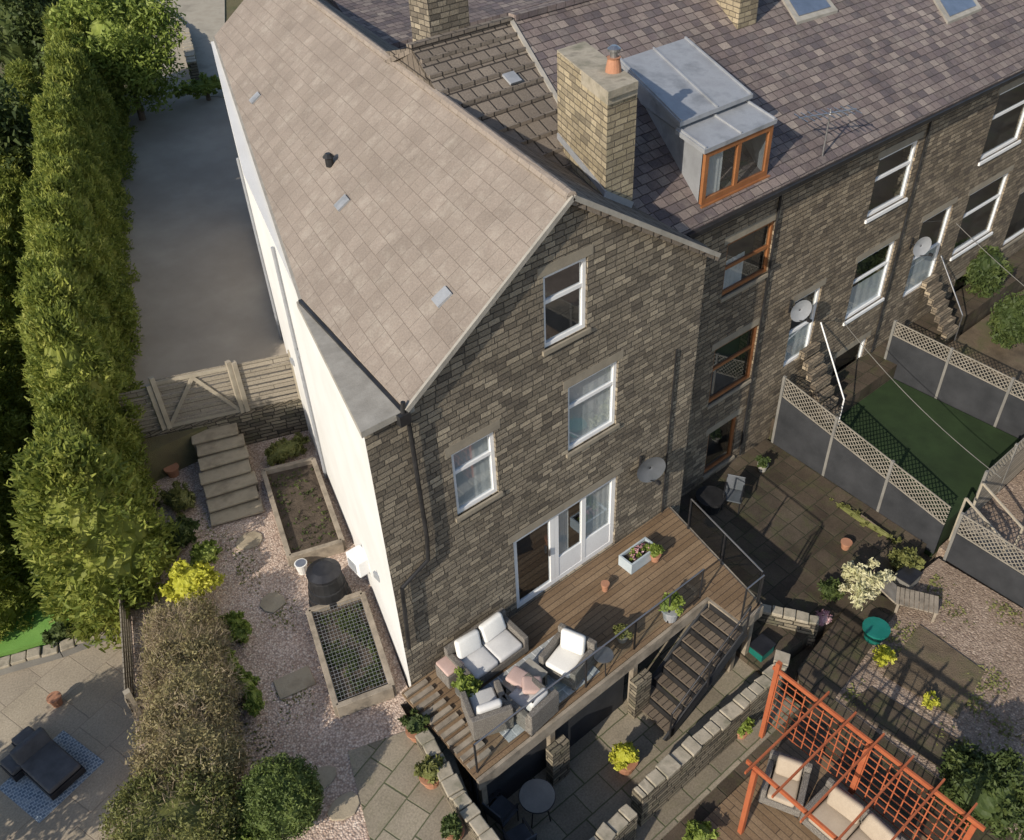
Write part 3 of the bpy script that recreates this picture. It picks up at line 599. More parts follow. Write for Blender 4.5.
# ---------------------------------------------------------------- DECK
deck = thing('raised_deck', 'raised brown timber deck outside the patio doors', 'deck', (8, 8, -1.8))
MB().prism([(4.45,9.68),(12.15,9.68),(11.4,6.4),(10.75,6.4),(10.75,7.3),(4.45,7.3)], -.08, 0).build('deck_boards', m['deck'], deck)
MB().bb((4.45,7.22,-.32),(10.75,7.29,-.01)).bb((10.72,6.33,-.32),(11.42,6.395,-.01)).bb((10.68,6.34,-.32),(10.745,7.21,-.01)).bar((11.44,6.4,-.17),(12.18,9.68,-.17),.06,.3).build('fascia', m['sleeper'], deck)
for x_, y_ in [(4.6,7.36),(6.3,7.36),(8.6,7.36),(10.6,7.36),(10.8,6.5),(11.3,6.5),(11.75,8.5)]: MB().bb((x_-.06,y_-.06,-1.8),(x_+.06,y_+.06,-.09)).build('post', m['sleeper'], deck)
MB().bb((4.5,7.42,-1.79),(8.4,7.5,-.33)).build('skirting', m['greyfence'], deck)
for x_ in (6.25, 8.55): MB().bb((x_-.22,7.0,-1.79),(x_+.22,7.2,-.6)).build('stone_pier', m['drywall'], deck)
stair = thing('deck_stairs', 'dark timber stairs going down from the deck to the lower yard', 'stairs', (9.6,6.8,-1.8))
for k in range(8):
    xk = 10.68-k*.27; zk = -.205*(k+1)
    MB().bb((xk-.25,6.26,zk-.04),(xk-.02,7.18,zk)).build('tread', m['darkdeck'], stair); MB().bb((xk-.012,6.28,zk-.12),(xk+.005,7.16,zk+.155)).build('riser', m['black'], stair)  # risers coloured black against the sunlit-toned treads
for y_ in (6.23, 7.21): MB().bar((10.72,y_,-.2),(8.45,y_,-1.78),.05,.26).build('stringer', m['greyfence'], stair)
def rail(lab, pts, h=1.0, glass=True, step=1.3, grp='railings around the deck'):
    t = thing('deck_railing', lab, 'railing', pts[0], 0, grp)
    for a, b in zip(pts, pts[1:]):
        a, b = Vector(a), Vector(b); L = (b-a).length; n = max(1, round(L/step))
        for k in range(n+1):
            p = a+(b-a)*k/n; MB().tube(p, p+Vector((0,0,h)), .022).build('post', m['darkmetal'], t)
        MB().tube(a+Vector((0,0,h)), b+Vector((0,0,h)), .018).build('handrail', m['steel'] if glass else m['darkmetal'], t)
        for k in range(n):
            p, q = a+(b-a)*(k+.06)/n, a+(b-a)*(k+.94)/n
            if glass: MB().poly([p+Vector((0,0,.1)), q+Vector((0,0,.1)), q+Vector((0,0,h-.08)), p+Vector((0,0,h-.08))]).build('glass_panel', m['railglass'], t)
            else:
                w_ = MB()
                for j in range(1, 4): w_.tube(p+Vector((0,0,h*j/4)), q+Vector((0,0,h*j/4)), .005, n=5)
                w_.build('wires', m['darkmetal'], t)
rail('glass railing along the front edge of the deck seating area', [(4.55,7.38,0),(8.6,7.38,0),(10.6,7.38,0)], .9)
rail('glass railing on the right end of the deck', [(11.95,8.9,0),(11.4,6.5,0)], .95)
rail('short railing at the deck corner above the stair top', [(11.35,6.43,0),(10.8,6.43,0)], .95)
rail('sloping wire handrail on the outer side of the deck stairs', [(10.65,6.18,-.15),(8.5,6.18,-1.7)], .9, False)
sp = thing('slatted_steps', 'row of raised dark timber slats at the left end of the deck', 'steps', (4.7,8.5,0))
for k in range(11): MB().bb((4.47,9.5-k*.2,.004),(4.98,9.6-k*.2,.06)).build('slat', m['sleeper'], sp)
# ---------------------------------------------------------------- garden walls
def gwall(lab, pts, z0, z1, th=.35, mat='drywall', cop=True, name='garden_wall'):
    t = thing(name, lab, 'wall', (*pts[0], z0)); w = MB(); c = MB()
    for a, b in zip(pts, pts[1:]):
        a, b = Vector((*a,0)), Vector((*b,0)); d = (b-a).normalized(); s_ = Vector((-d.y,d.x,0))*th/2
        w.prism([tuple((a+s_).xy),tuple((b+s_).xy),tuple((b-s_).xy),tuple((a-s_).xy)], z0, z1)
        L = (b-a).length; u = 0
        while u < L-.05:
            l_ = min(random.uniform(.2,.42), L-u)
            p, q = a+d*(u+.01), a+d*(u+l_-.01); s2 = s_*(.85+random.random()*.4); s3 = s_*(.85+random.random()*.4); dz = random.random()*.06
            c.prism([tuple((p+s2).xy),tuple((q+s3).xy),tuple((q-s2).xy),tuple((p-s3).xy)], z1+.001, z1+.05+dz); u += l_
    w.build('wall', m[mat], t)
    if cop: c.build('coping', m['coping'], t, bevel=.018)
    return t
gwall('low stone wall along the left side of the deck and lower yard', [(4.25,8.7),(4.0,7.2),(3.8,4.4)], -2.1, .0, .28)
gwall('stone wall with coping in front of the lower yard', [(11.3,5.6),(10.9,5.42),(6.75,5.45)], -2.1, -.8, .28)
gwall('short stepped stone wall at the front of the lower yard', [(6.5,5.35),(5.1,5.3),(4.2,5.2)], -2.1, -.9, .3)
gwall('stone retaining wall below the driveway gate', [(2.5,20.6),(7.5,18.75)], -1, .62, .3, cop=False)
gwall('low stone wall dividing the two patios at the right of the deck', [(12.3,6.9),(13.0,5.8)], -2.1, -1.35, .25)
gwall('stone wall edging the neighbouring patio and lawn', [tuple(G(*p,-1.1).xy) for p in [(-60,682),(60,648),(128,622)]], -2.2, -1.1, .25, mat='concrete')
gwall('stone wall at the back of the track', [(14.6,40.0),(16.5,45),(17.5,50)], 1, 3.3, .4)
# ---------------------------------------------------------------- gate and fences at the drive
def fencepanel(name, lab, cat, a, b, z0, z1, brace=False, n=6):
    a, b = Vector((*a,0)), Vector((*b,0)); t = thing(name, lab, cat, (a.x,a.y,z0))
    bd = MB(); hgt = (z1-z0)/n
    for k in range(n): bd.bar(a+Vector((0,0,z0+hgt*(k+.5))), b+Vector((0,0,z0+hgt*(k+.5))), .025, hgt*.82)
    bd.build('boards', m['board'], t)
    s_ = Vector(((b-a).y, -(b-a).x, 0)).normalized()*-.05
    s_ = s_ if s_.y < 0 else -s_
    if brace:
        br = MB(); ins = lambda f, z: a+(b-a)*f+s_+Vector((0,0,z))
        br.bar(ins(.05,z0+.15), ins(.5,z1-.15), .04, .1); br.bar(ins(.95,z0+.15), ins(.5,z1-.15), .04, .1)
        for z in (z0+.12, z1-.1): br.bar(ins(.02,z), ins(.98,z), .045, .1)
        br.build('brace', m['wood'], t)
    for f in (0.02, .98):
        p = a+(b-a)*f+s_*1.2; MB().bb((p.x-.06,p.y-.06,z0-.2),(p.x+.06,p.y+.06,z1+.1)).build('post', m['wood'], t)
ga, gb = (2.4,20.8), (7.62,18.72); lerp = lambda f: (ga[0]+(gb[0]-ga[0])*f, ga[1]+(gb[1]-ga[1])*f)
fencepanel('fence_panel', 'weathered board fence panel left of the driveway gate', 'fence', lerp(0), lerp(.34), .5, 1.95)
fencepanel('driveway_gate', 'weathered wooden gate with diagonal braces across the end of the drive', 'gate', lerp(.35), lerp(.70), .55, 2.15, True)
fencepanel('fence_panel', 'weathered board fence panel between the gate and the white house wall', 'fence', lerp(.71), lerp(.98), .55, 2.1)
fencepanel('garden_fence', 'brown timber fence between the gravel garden and the neighbouring patio', 'fence', tuple(G(125,556,-.4).xy), tuple(G(136,720,-.4).xy), -1.2, .3, n=9)
# ---------------------------------------------------------------- steps and slabs
sp = thing('stone_steps', 'worn stone steps coming down from the driveway gate', 'steps', G(220,470,-.4))
sA, sB = G(214,426,.5), G(240,518,-.35); NS = 7
for k in range(NS):
    p = sA.lerp(sB, (k+.5)/NS); wq = 1.22+random.uniform(-.08,.12); rzz = -.3+random.uniform(-.06,.06); ox = random.uniform(-.05,.05)
    MB().box((p.x+ox,p.y,p.z-.03),(wq,.46,.06), rz=rzz).build('step', m['steptone'], sp, bevel=.015)
    MB().box((p.x+ox,p.y+.02,(p.z-.06-.5)/2),(wq-.06,.42,p.z-.06+.5), rz=rzz).build('riser', m['riser'], sp)
for i, (px, py, w_, d_, lab) in enumerate([(250,541,.62,.5,'square stepping slab beside the upper raised bed'),(273,603,.55,.5,'rounded stepping slab left of the compost bin'),(293,683,.8,.55,'oblong sandstone slab left of the lower raised bed'),(322,778,.5,.4,'small stepping slab near the flagstone patio'),(345,806,.6,.4,'stepping slab beside the flagstone patio edge')]):
    p = G(px, py, -.4); q = MB(); k_ = 9; q.prism([(p.x+math.cos(a*6.283/k_)*w_*.56*random.uniform(.85,1.1), p.y+math.sin(a*6.283/k_)*d_*.6*random.uniform(.85,1.1)) for a in range(k_)] if i != 2 else [(p.x-.4,p.y-.2),(p.x+.35,p.y-.35),(p.x+.45,p.y+.15),(p.x-.3,p.y+.3)], -.41, -.36)
    sett(q.build('stepping_stone', m['steptone'], bevel=.015), lab, 'paving slab', 'stepping stones in the gravel')
def bed(lab, px, z=-.4, h=.35, net=False):
    c = [G(*p, z+h) for p in px]; t = thing('raised_bed', lab, 'raised bed', (sum(c, Vector())/4).xy.to_3d()+Vector((0,0,z)))
    for i in range(4): MB().bar(c[i]-Vector((0,0,h/2)), c[(i+1)%4]-Vector((0,0,h/2)), .12, h).build('sleeper', m['sleeper'], t, bevel=.01)
    MB().prism([tuple(v.xy) for v in c], z, z+h-.14).build('soil', m['soil'], t)
    ct = sum(c, Vector())/4; g = MB()
    rs = np.random.RandomState(4); k = 700 if net else 110
    cl = rs.rand(40, 2)
    for _ in range(k):
        a_, b_ = rs.rand(), rs.rand()
        if net: a_, b_ = np.clip(cl[rs.randint(40)]+rs.randn(2)*.06, .03, .97)
        p = (c[0]*(1-a_)+c[1]*a_)*(1-b_)+(c[3]*(1-a_)+c[2]*a_)*b_
        p = ct+(p-ct)*.86; p.z = z+h-.14
        for j in range(3): an_ = rs.rand()*6.28; g.poly([p, p+Vector((math.cos(an_)*.04,math.sin(an_)*.04,.07)), p+Vector((math.cos(an_+.5)*.07,math.sin(an_+.5)*.07,.04))])
    sett(g.build('seedlings', m['darkleaf'], t), kind='stuff')
    if net:
        nn = MB(); nu, nv = 14, 26
        pt = lambda a_, b_: (c[0]*(1-a_)+c[1]*a_)*(1-b_)+(c[3]*(1-a_)+c[2]*a_)*b_
        for i in range(nu+1): nn.bar(pt(.06+.88*i/nu,.04)-Vector((0,0,.03)), pt(.06+.88*i/nu,.96)-Vector((0,0,.03)), .004, .004)
        for j in range(nv+1): nn.bar(pt(.06,.04+.92*j/nv)-Vector((0,0,.022)), pt(.94,.04+.92*j/nv)-Vector((0,0,.022)), .004, .004)
        nn.build('netting', m['lead'], t)
bed('upper raised bed of railway sleepers with bare soil by the gate', [(263,470),(313,458),(342,540),(289,556)])
bed('lower raised bed of sleepers with netted crops near the deck', [(308,610),(362,592),(392,685),(336,706)], net=True)
c = G(331,600,-.4); t = thing('compost_bin', 'black ribbed plastic compost bin by the white wall', 'compost bin', c)
s_ = 1.15; MB().lathe(c, [(r_*s_, z_*s_) for r_, z_ in [(.42,0),(.42,.08),(.39,.09),(.39,.3),(.37,.31),(.36,.5),(.34,.51),(.32,.75),(.3,.8)]], 20).build('bin', m['black'], t); MB().lathe(c, [(r_*s_, z_*s_) for r_, z_ in [(.33,.8),(.33,.85),(.2,.92),(.05,.94)]], 20).build('lid', m['darkmetal'], t)
t = thing('wall_unit', 'small white box mounted on the white side wall', 'outdoor unit', (5.5,12.6,.7))
MB().bb((5.25,12.3,.5),(5.62,12.8,.95)).build('casing', m['white'], t, bevel=.03); MB().bb((5.23,12.4,.6),(5.247,12.7,.85)).build('grille', m['lead'], t)
c = G(303,572,-.4); t = thing('garden_bucket', 'small white bucket left of the compost bin', 'bucket', c); MB().lathe(c, [(.1,0),(.14,.28),(.15,.3)]).build('bucket', m['whitecush'], t); MB().lathe(c,[(.12,.3),(.12,.31)]).build('rim', m['steel'], t)
# ---------------------------------------------------------------- pots
def pot(px, py, z, r, h, lab, mat='terracotta', leaf='leafy', pr=None, name='potted_plant', cat='potted plant', grp=None):
    c = G(px, py, z); t = thing(name, lab, cat, c, 0, grp)
    MB().lathe(c, [(r*.7,0),(r*.95,h*.85),(r*1.08,h*.86),(r*1.08,h),(r*.9,h)]).build('pot', m[mat], t)
    if leaf:
        pr = pr or (r*1.4, r*1.4, r*1.1); me = crownmesh('foliage', m[leaf], pr, 600, .045, random.randint(0,999), 'ball', 14, .6)
        o = bpy.data.objects.new('foliage', me); C.objects.link(o); o.parent = t; o.location = (0,0,h+pr[2]*.7)
    else: MB().lathe(c, [(r*.88,h-.04),(r*.88,h-.03)]).build('soil', m['soil'], t)
pot(467,697,0,.2,.3,'potted green plant in a grey bowl at the left end of the deck','concrete')
pot(670,618,0,.2,.34,'potted plant in a grey tub near the stair top','lead','leafy')
pot(625,768,-1.8,.24,.35,'yellow green potted plant on the stone flags below the stairs','terracotta','yellow',(.34,.34,.26))
pot(418,737,-.4,.2,.28,'small dark plant pot on the flags by the low wall','terracotta','darkleaf')
pot(432,783,-.4,.2,.3,'terracotta pot of green leaves beside the flagstone patio','terracotta','olive')
pot(455,838,-.4,.18,.3,'round pot at the bottom edge of the flagstone patio','terracotta','darkleaf')
pot(174,475,-.4,.18,.28,'terracotta pot below the retaining wall','terracotta',None)
pot(58,704,-1.3,.14,.26,'small terracotta pot standing alone on the pale patio','terracotta',None)
pot(740,735,-1.85,.18,.3,'small terracotta pot behind the pergola corner post','terracotta','leafy')
pot(873,638,-1.8,.28,.38,'bright green plastic tub beside the blossom shrub','greenplastic',None,name='plastic_tub',cat='tub')
pot(709,510,-1.4,.36,.5,'large dark round planter on the mossy patio by the deck','black',None,name='round_planter',cat='planter')
pot(605,590,0,.09,.22,'small brown ornament pot alone in the middle of the deck','terracotta',None)
pot(622,640,0,.13,.2,'little lavender pot at the front railing of the deck','concrete','olive')
pot(655,560,0,.12,.2,'little pot right of the flower trough on the deck','terracotta','leafy')
pot(845,548,-1.62,.13,.22,'small terracotta pot on the mossy patio nearest the trellis fence','terracotta',None)
pot(762,470,-1.3,.14,.22,'small pale pot in the middle of the mossy patio','cap','darkleaf')
c = G(638,560,0); t = thing('planter_trough', 'pale trough full of small flowers against the end house wall', 'planter', c)
MB().bb((c.x-.42,c.y-.2,0),(c.x+.42,c.y-.16,.3)).bb((c.x-.42,c.y+.16,0),(c.x+.42,c.y+.2,.3)).bb((c.x-.42,c.y-.16,0),(c.x-.38,c.y+.16,.3)).bb((c.x+.38,c.y-.16,0),(c.x+.42,c.y+.16,.3)).build('trough', m['blueplanter'], t)
MB().bb((c.x-.38,c.y-.16,0),(c.x+.38,c.y+.16,.22)).build('soil', m['soil'], t)
for nm, mt_, cnt, ls_ in (('flowers','flower',220,.025),('leaves','leafy',420,.035)):
    me = crownmesh(nm, m[mt_], (.34,.14,.09), cnt, ls_, 5 if nm == 'flowers' else 6, 'ball', 20, 0); o = bpy.data.objects.new(nm, me); C.objects.link(o); o.parent = t; o.location = (0,0,.28 if nm == 'leaves' else .3)
# ---------------------------------------------------------------- deck furniture
def sofa(lab, loc, rz, w=1.5, seats=2, fm='rattan', cm='cushion', cat='sofa', name='garden_sofa', pil=None, grp=None):
    t = thing(name, lab, cat)
    MB().bb((-w/2,-.4,.08),(w/2,.4,.28)).build('base', m[fm], t, bevel=.02)
    MB().bb((-w/2,.3,.281),(w/2,.42,.72)).build('backrest', m[fm], t, bevel=.02)
    for s in (-1, 1): MB().bb((s*w/2-(.12 if s > 0 else 0),-.4,.281),(s*w/2+(0 if s > 0 else .12),.299,.55)).build('armrest', m[fm], t, bevel=.02)
    for sx in (-1, 1):
        for sy in (-1, 1): MB().bb((sx*(w/2-.06)-.03,sy*.34-.03,0),(sx*(w/2-.06)+.03,sy*.34+.03,.08)).build('leg', m['darkmetal'], t)
    iw = (w-.26)/seats
    for k in range(seats):
        xc = -w/2+.13+iw*(k+.5)
        MB().bb((xc-iw/2+.01,-.39,.285),(xc+iw/2-.01,.28,.43)).build('seat_cushion', m[cm], t, bevel=.05)
        MB().box((xc,.2,.64),(iw*.9,.15,.44), mat=Matrix.Rotation(R(-16),4,'X') @ Matrix.Rotation(R(random.uniform(-7,7)),4,'Y')).build('back_cushion', m[pil or cm], t, bevel=.06)
    t.location = loc; t.rotation_euler = (0,0,rz)
    if grp: t['group'] = grp
    return t
g = G(490,663,0); sofa('pale grey two seat rattan sofa with white back cushions against the stone wall', (g.x,g.y+.05,0), 0.0, 1.5, 2, pil='whitecush')
g = G(571,672,0); sofa('rattan armchair with white cushions on the right of the rug', (g.x,g.y+.1,.02), R(-75), .85, 1, cat='armchair', name='garden_armchair', cm='whitecush')
g = G(487,722,0); sofa('rattan armchair with its back to the deck railing at the left', (g.x+.05,g.y+.04,.0), R(160), .8, 1, cat='armchair', name='garden_armchair')
g = G(452,678,0); t = thing('rattan_stool', 'square rattan stool with a dusty pink pad at the left of the sofa', 'stool')
MB().bb((-.22,-.22,.0),(.22,.22,.36)).build('base', m['rattan'], t, bevel=.02); MB().bb((-.21,-.21,.362),(.21,.21,.44)).build('cushion', m['pink'], t, bevel=.035); t.location = g+Vector((0,0,.06))
g = G(525,690,0); t = thing('coffee_table', 'low rattan coffee table with glass top in the middle of the rug', 'table')
MB().bb((-.4,-.25,.34),(.4,.25,.4)).build('tabletop', m['cap'], t, bevel=.01)
for sx in (-1,1):
    for sy in (-1,1): MB().bb((sx*.36-.03,sy*.21-.03,0),(sx*.36+.03,sy*.21+.03,.339)).build('leg', m['rattan'], t)
t.location = g+Vector((0,0,.018)); t.rotation_euler = (0,0,.1)
for (px, py, rz_, lab, mt_) in [(518,678,.3,'dusty pink cushion lying on the coffee table','pink'),(532,686,.9,'second pink cushion nearer the armchair on the coffee table','pink')]:
    g = G(px, py, .46); o = MB().box((0,0,0),(.38,.38,.12)).build('cushion', m[mt_], bevel=.055); o.location = g+Vector((0,0,.03)); o.rotation_euler = (0.1,0,rz_); sett(o, lab, 'cushion')
sett(MB().prism([(5.35,8.7),(7.7,8.7),(7.7,7.45),(5.35,7.45)], .004, .016).build('rug', m['rug']), 'pale grey patterned outdoor rug under the deck seating', 'rug')
g = G(603,668,0); t = thing('side_table', 'small round glass side table right of the white armchair', 'table'); MB().lathe((0,0,0), [(.2,.42),(.2,.44)]).build('tabletop', m['steel'], t)
for k in range(3): MB().tube((math.cos(k*2.1)*.2,math.sin(k*2.1)*.2,0),(math.cos(k*2.1)*.12,math.sin(k*2.1)*.12,.42),.012).build('leg', m['darkmetal'], t)
t.location = g
g = G(533,716,0); sofa('low rattan chair nearest the front railing', (g.x,g.y+.08,0.0), R(185), .75, 1, cat='armchair', name='garden_armchair', cm='cushion')
def cafe(lab, loc, r=.38, h=.72, mat='lead'):
    t = thing('round_table', lab, 'table'); MB().lathe((0,0,0), [(r,h),(r,h+.02)], 28).build('tabletop', m[mat], t); MB().lathe((0,0,0), [(r+.01,h-.015),(r+.015,h+.01),(r+.01,h+.018)], 28).build('rim', m['darkmetal'], t)
    for k in range(4): a = k*math.pi/2+.4; MB().tube((math.cos(a)*r*.8,math.sin(a)*r*.8,0),(math.cos(a)*r*.5,math.sin(a)*r*.5,h-.02),.014).build('leg', m['darkmetal'], t)
    t.location = loc
def chair(lab, loc, rz, mat='darkmetal', seat='charcoal', grp=None):
    t = thing('garden_chair', lab, 'chair', group=grp)
    MB().bb((-.23,-.23,.42),(.23,.23,.46)).build('seat', m[seat], t, bevel=.01)
    MB().box((0,.25,.68),(.46,.03,.42), mat=Matrix.Rotation(R(-8),4,'X')).build('backrest', m[seat], t, bevel=.01)
    for sx in (-1,1):
        MB().tube((sx*.21,-.21,0),(sx*.21,-.21,.62),.014).build('leg', m[mat], t); MB().tube((sx*.21,.21,0),(sx*.22,.27,.88),.014).build('leg', m[mat], t)
        MB().bar((sx*.22,-.22,.63),(sx*.22,.25,.65),.04,.02).build('armrest', m[mat], t)
    t.location = loc; t.rotation_euler = (0,0,rz)
cafe('round glass garden table on the flags of the lower yard', G(538,815,-1.8), .34, mat='concrete')
chair('black garden chair just left of the round glass table', G(503,822,-1.8), R(100)); chair('black garden chair below the round glass table', G(520,850,-1.8), R(170))
chair('black garden chair in the shade under the deck front', G(487,800,-1.8), R(60))
chair('dark metal garden chair right of the round planter on the mossy patio', G(731,508,-1.4), R(-60), 'darkmetal', 'greymetal')
g = G(52,775,-1.3); sett(MB().box((g.x,g.y,-1.29),(1.5,1.35,.012),rz=.3).build('rug', m['bluerug']), 'muted blue patterned rug on the pale patio', 'rug')
def lounge(lab, loc, rz, w, d, back=True):
    t = thing('garden_lounger' if back else 'footstool', lab, 'lounger' if back else 'stool')
    MB().bb((-w/2,-d/2,.04),(w/2,d/2,.2)).build('base', m['darkmetal'], t, bevel=.01)
    MB().bb((-w/2+.02,-d/2+.02,.201),(w/2-.02,d/2-.02,.33)).build('cushion', m['charcoal'], t, bevel=.045)
    if back: MB().box((0,d/2-.1,.45),(w*.95,.16,.4), mat=Matrix.Rotation(R(-14),4,'X')).build('back_cushion', m['charcoal'], t, bevel=.05)
    t.location = loc; t.rotation_euler = (0,0,rz)
lounge('low charcoal garden lounger on the muted blue rug', (g.x+.05,g.y+.05,-1.283), R(15), .75, 1.2)
g2_ = G(22,768,-1.3); lounge('charcoal footstool left of the garden lounger', (g2_.x,g2_.y,-1.283), R(15), .5, .5, False)
g2_ = G(30,745,-1.3); lounge('second charcoal footstool above the first one', (g2_.x,g2_.y,-1.299), R(15), .45, .4, False)
# ---------------------------------------------------------------- pergola
pg = thing('pergola', 'red stained timber pergola with lattice back over a garden sofa', 'pergola', (9.1,2.8,-1.8))
zp = .4; XL, XRt = 8.1, 10.02; YE = 1.05
for x_, y_, zt_ in [(XL,4.0,zp),(XL,YE+.1,zp),(XRt,5.0,.7),(XRt,3.0,zp),(XRt,YE,zp)]: MB().bb((x_-.045,y_-.045,-1.8),(x_+.045,y_+.045,zt_)).build('post', m['redwood'], pg)
MB().bar((XL,4.2,zp+.06),(XL,YE-.15,zp+.06),.04,.1).build('beam', m['redwood'], pg); MB().bar((XRt,5.1,zp+.06),(XRt,YE-.15,zp+.06),.04,.1).build('beam', m['redwood'], pg)
for k in range(6): y_ = 4.05-k*.57; MB().bar((XL-.25,y_,zp+.15),(XRt+.25,y_,zp+.15),.03,.07).build('rafter', m['redwood'], pg)
for (ya_, yb_) in ((4.94,3.06),(2.94,YE+.06)):
    lt = MB(); z0_, z1_ = -1.2, .35
    for k in range(int((ya_-yb_)/.2)+1): lt.bb((XRt-.02,ya_-k*.2-.011,z0_),(XRt-.008,ya_-k*.2+.011,z1_))
    for k in range(8): lt.bb((XRt-.005,yb_,z0_+k*.21-.011),(XRt+.007,ya_,z0_+k*.21+.011))
    lt.build('lattice', m['redwood'], pg)
sofa('beige two seat garden sofa under the pergola', (9.45,2.55,-1.78), R(-90), 1.7, 2, cm='beige')
sofa('beige garden armchair at the upper end of the pergola', (9.3,3.95,-1.78), R(-65), .8, 1, cat='armchair', name='garden_armchair', cm='beige')
t = thing('coffee_table', 'pale low table in front of the sofa under the pergola', 'table'); MB().bb((-.45,-.28,.34),(.45,.28,.4)).build('tabletop', m['cap'], t, bevel=.01)
for sx in (-1,1):
    for sy in (-1,1): MB().bb((sx*.4-.03,sy*.24-.03,.0),(sx*.4+.03,sy*.24+.03,.339)).build('leg', m['rattan'], t)
t.location = (8.6,2.2,-1.78); t.rotation_euler = (0,0,1.57)
# ---------------------------------------------------------------- right side fences
def solidfence(lab, pts, z0s, ztop, lattice=.45, mat='greyfence', th=.05):
    t = thing('garden_fence', lab, 'fence', (*pts[0], z0s[0]))
    for i in range(len(pts)-1):
        a, b = Vector((*pts[i],0)), Vector((*pts[i+1],0)); L = (b-a).length; n = max(1, round(L/1.9)); dd = (b-a).normalized()
        zbf = lambda s: z0s[i]+(z0s[i+1]-z0s[i])*s/L
        ztf = lambda s: ztop[i]+(ztop[i+1]-ztop[i])*s/L
        par = lambda x, y: (Vector((x,y,0))-a).dot(dd)
        sd2 = Vector((-dd.y,dd.x,0))*th/2
        for k in range(n):
            s0, s1_ = L*k/n+.04, L*(k+1)/n-.04; p, q = a+dd*s0, a+dd*s1_
            MB().prism([tuple((p+sd2).xy),tuple((q+sd2).xy),tuple((q-sd2).xy),tuple((p-sd2).xy)], lambda x, y: zbf(par(x,y)), lambda x, y: ztf(par(x,y))-lattice).build('panel', m[mat], t)
            pp = a+dd*(L*k/n); MB().bb((pp.x-.035,pp.y-.035,zbf(L*k/n)-.1),(pp.x+.035,pp.y+.035,ztf(L*k/n)+.04)).build('post', m['concrete'], t)
            if lattice > .1:
                lt = MB(); W_ = s1_-s0; hl_ = lattice-.04
                for sg in (1,-1):
                    o_ = -hl_
                    while o_ < W_:
                        u0, u1 = max(0,o_), min(W_, o_+hl_)
                        if u1-u0 > .03:
                            h0, h1 = u0-o_, u1-o_
                            if sg < 0: h0, h1 = hl_-h0, hl_-h1
                            P0 = p+dd*u0; P1_ = p+dd*u1; P0.z = ztf(s0+u0)-lattice+.02+h0; P1_.z = ztf(s0+u1)-lattice+.02+h1; of = Vector((-dd.y,dd.x,0))*.008*sg
                            lt.bar(P0+of, P1_+of, .01, .02)
                        o_ += .13
                for z_ in (-lattice+.02, 0): P0 = p.copy(); P1_ = q.copy(); P0.z = ztf(s0)+z_; P1_.z = ztf(s1_)+z_; lt.bar(P0, P1_, .025, .03)
                lt.build('lattice', m['lattice'], t)
solidfence('dark fence with diagonal trellis top between the dark patio and the dark lawn', [(17.2,10.3),(17.35,5.35)], [-1.35,-1.95], [.95,-.35], .6)
solidfence('lower dark fence with trellis running to the bottom right corner', [(17.35,5.1),(17.2,-1)], [-1.9,-1.9], [-.35,-.6], .6)
solidfence('solid near black fence along the far side of the dark lawn', [(22.0,10.0),(22.0,3.0)], [-1.2,-1.3], [.7,.35], .45)
solidfence('brown trellis fence across the foot of the dark lawn', [(18.9,5.38),(21.9,5.4)], [-1.8,-1.8], [-.15,-.15], .45, 'board')
st = thing('wooden_steps', 'pale wooden steps with handrails beyond the dark lawn', 'steps', (18.3,4.6,-1.75))
for k in range(5): MB().bb((17.9,5.1-k*.25,-1.75),(18.6,5.34-k*.25,-1.1-k*.13)).build('step', m['sleeper'], st)
for x_ in (17.86, 18.64):
    MB().bar((x_,5.3,-.3),(x_,4.1,-.95),.04,.05).build('handrail', m['wood'], st)
    for y_, z_ in ((5.3,-.3),(4.1,-.95)): MB().bb((x_-.025,y_-.025,-1.8),(x_+.025,y_+.025,z_)).build('post', m['wood'], st)
t = thing('garden_lounger', 'weathered grey lounger beside the blossom shrub', 'lounger')
for k in range(9): MB().bb((-.27,-.5+k*.105,.28),(.27,-.41+k*.105,.31)).build('slat', m['sleeper'], t)
MB().box((0,.65,.5),(.54,.55,.04),mat=Matrix.Rotation(R(40),4,'X')).build('backrest', m['sleeper'], t)
for sx in (-1,1):
    for sy in (-.45,.35): MB().bb((sx*.24-.03,sy-.03,0),(sx*.24+.03,sy+.03,.279)).build('leg', m['sleeper'], t)
t.location = G(912,608,-1.8); t.rotation_euler = (0,0,.5)
def cable(a, b, sag, lab):
    a, b = Vector(a), Vector(b); q = MB(); n = 16; P = [a.lerp(b, i/n)-Vector((0,0,4*sag*(i/n)*(1-i/n))) for i in range(n+1)]
    for u, v in zip(P, P[1:]): q.tube(u, v, .009, n=5)
    sett(q.build('washing_line', m['concrete']), lab, 'line')
cable((19.9,10.45,1.4), (18.4,4.9,.3), .25, 'thin washing line crossing the dark lawn from the middle terraced house')
cable((25.2,10.45,2.5), (23.6,2,.5), .3, 'thin line crossing the far garden at the right edge')
def crate(px, py, z, s, lab, mat):
    g = G(px, py, z); t = thing('storage_tub', lab, 'tub', g); a, b, h = s
    MB().bb((g.x-a,g.y-b,z),(g.x+a,g.y+b,z+h)).build('tub', m[mat], t, bevel=.02); MB().bb((g.x-a-.02,g.y-b-.02,z+h+.002),(g.x+a+.02,g.y+b+.02,z+h+.04)).build('lid', m['darkmetal'], t, bevel=.01)
crate(905,583,-1.8,(.26,.2,.3),'grey lidded garden box above the lounger','concrete')
crate(760,655,-1.8,(.22,.18,.35),'dark lidded box behind the stone wall by the pergola','greenplastic')
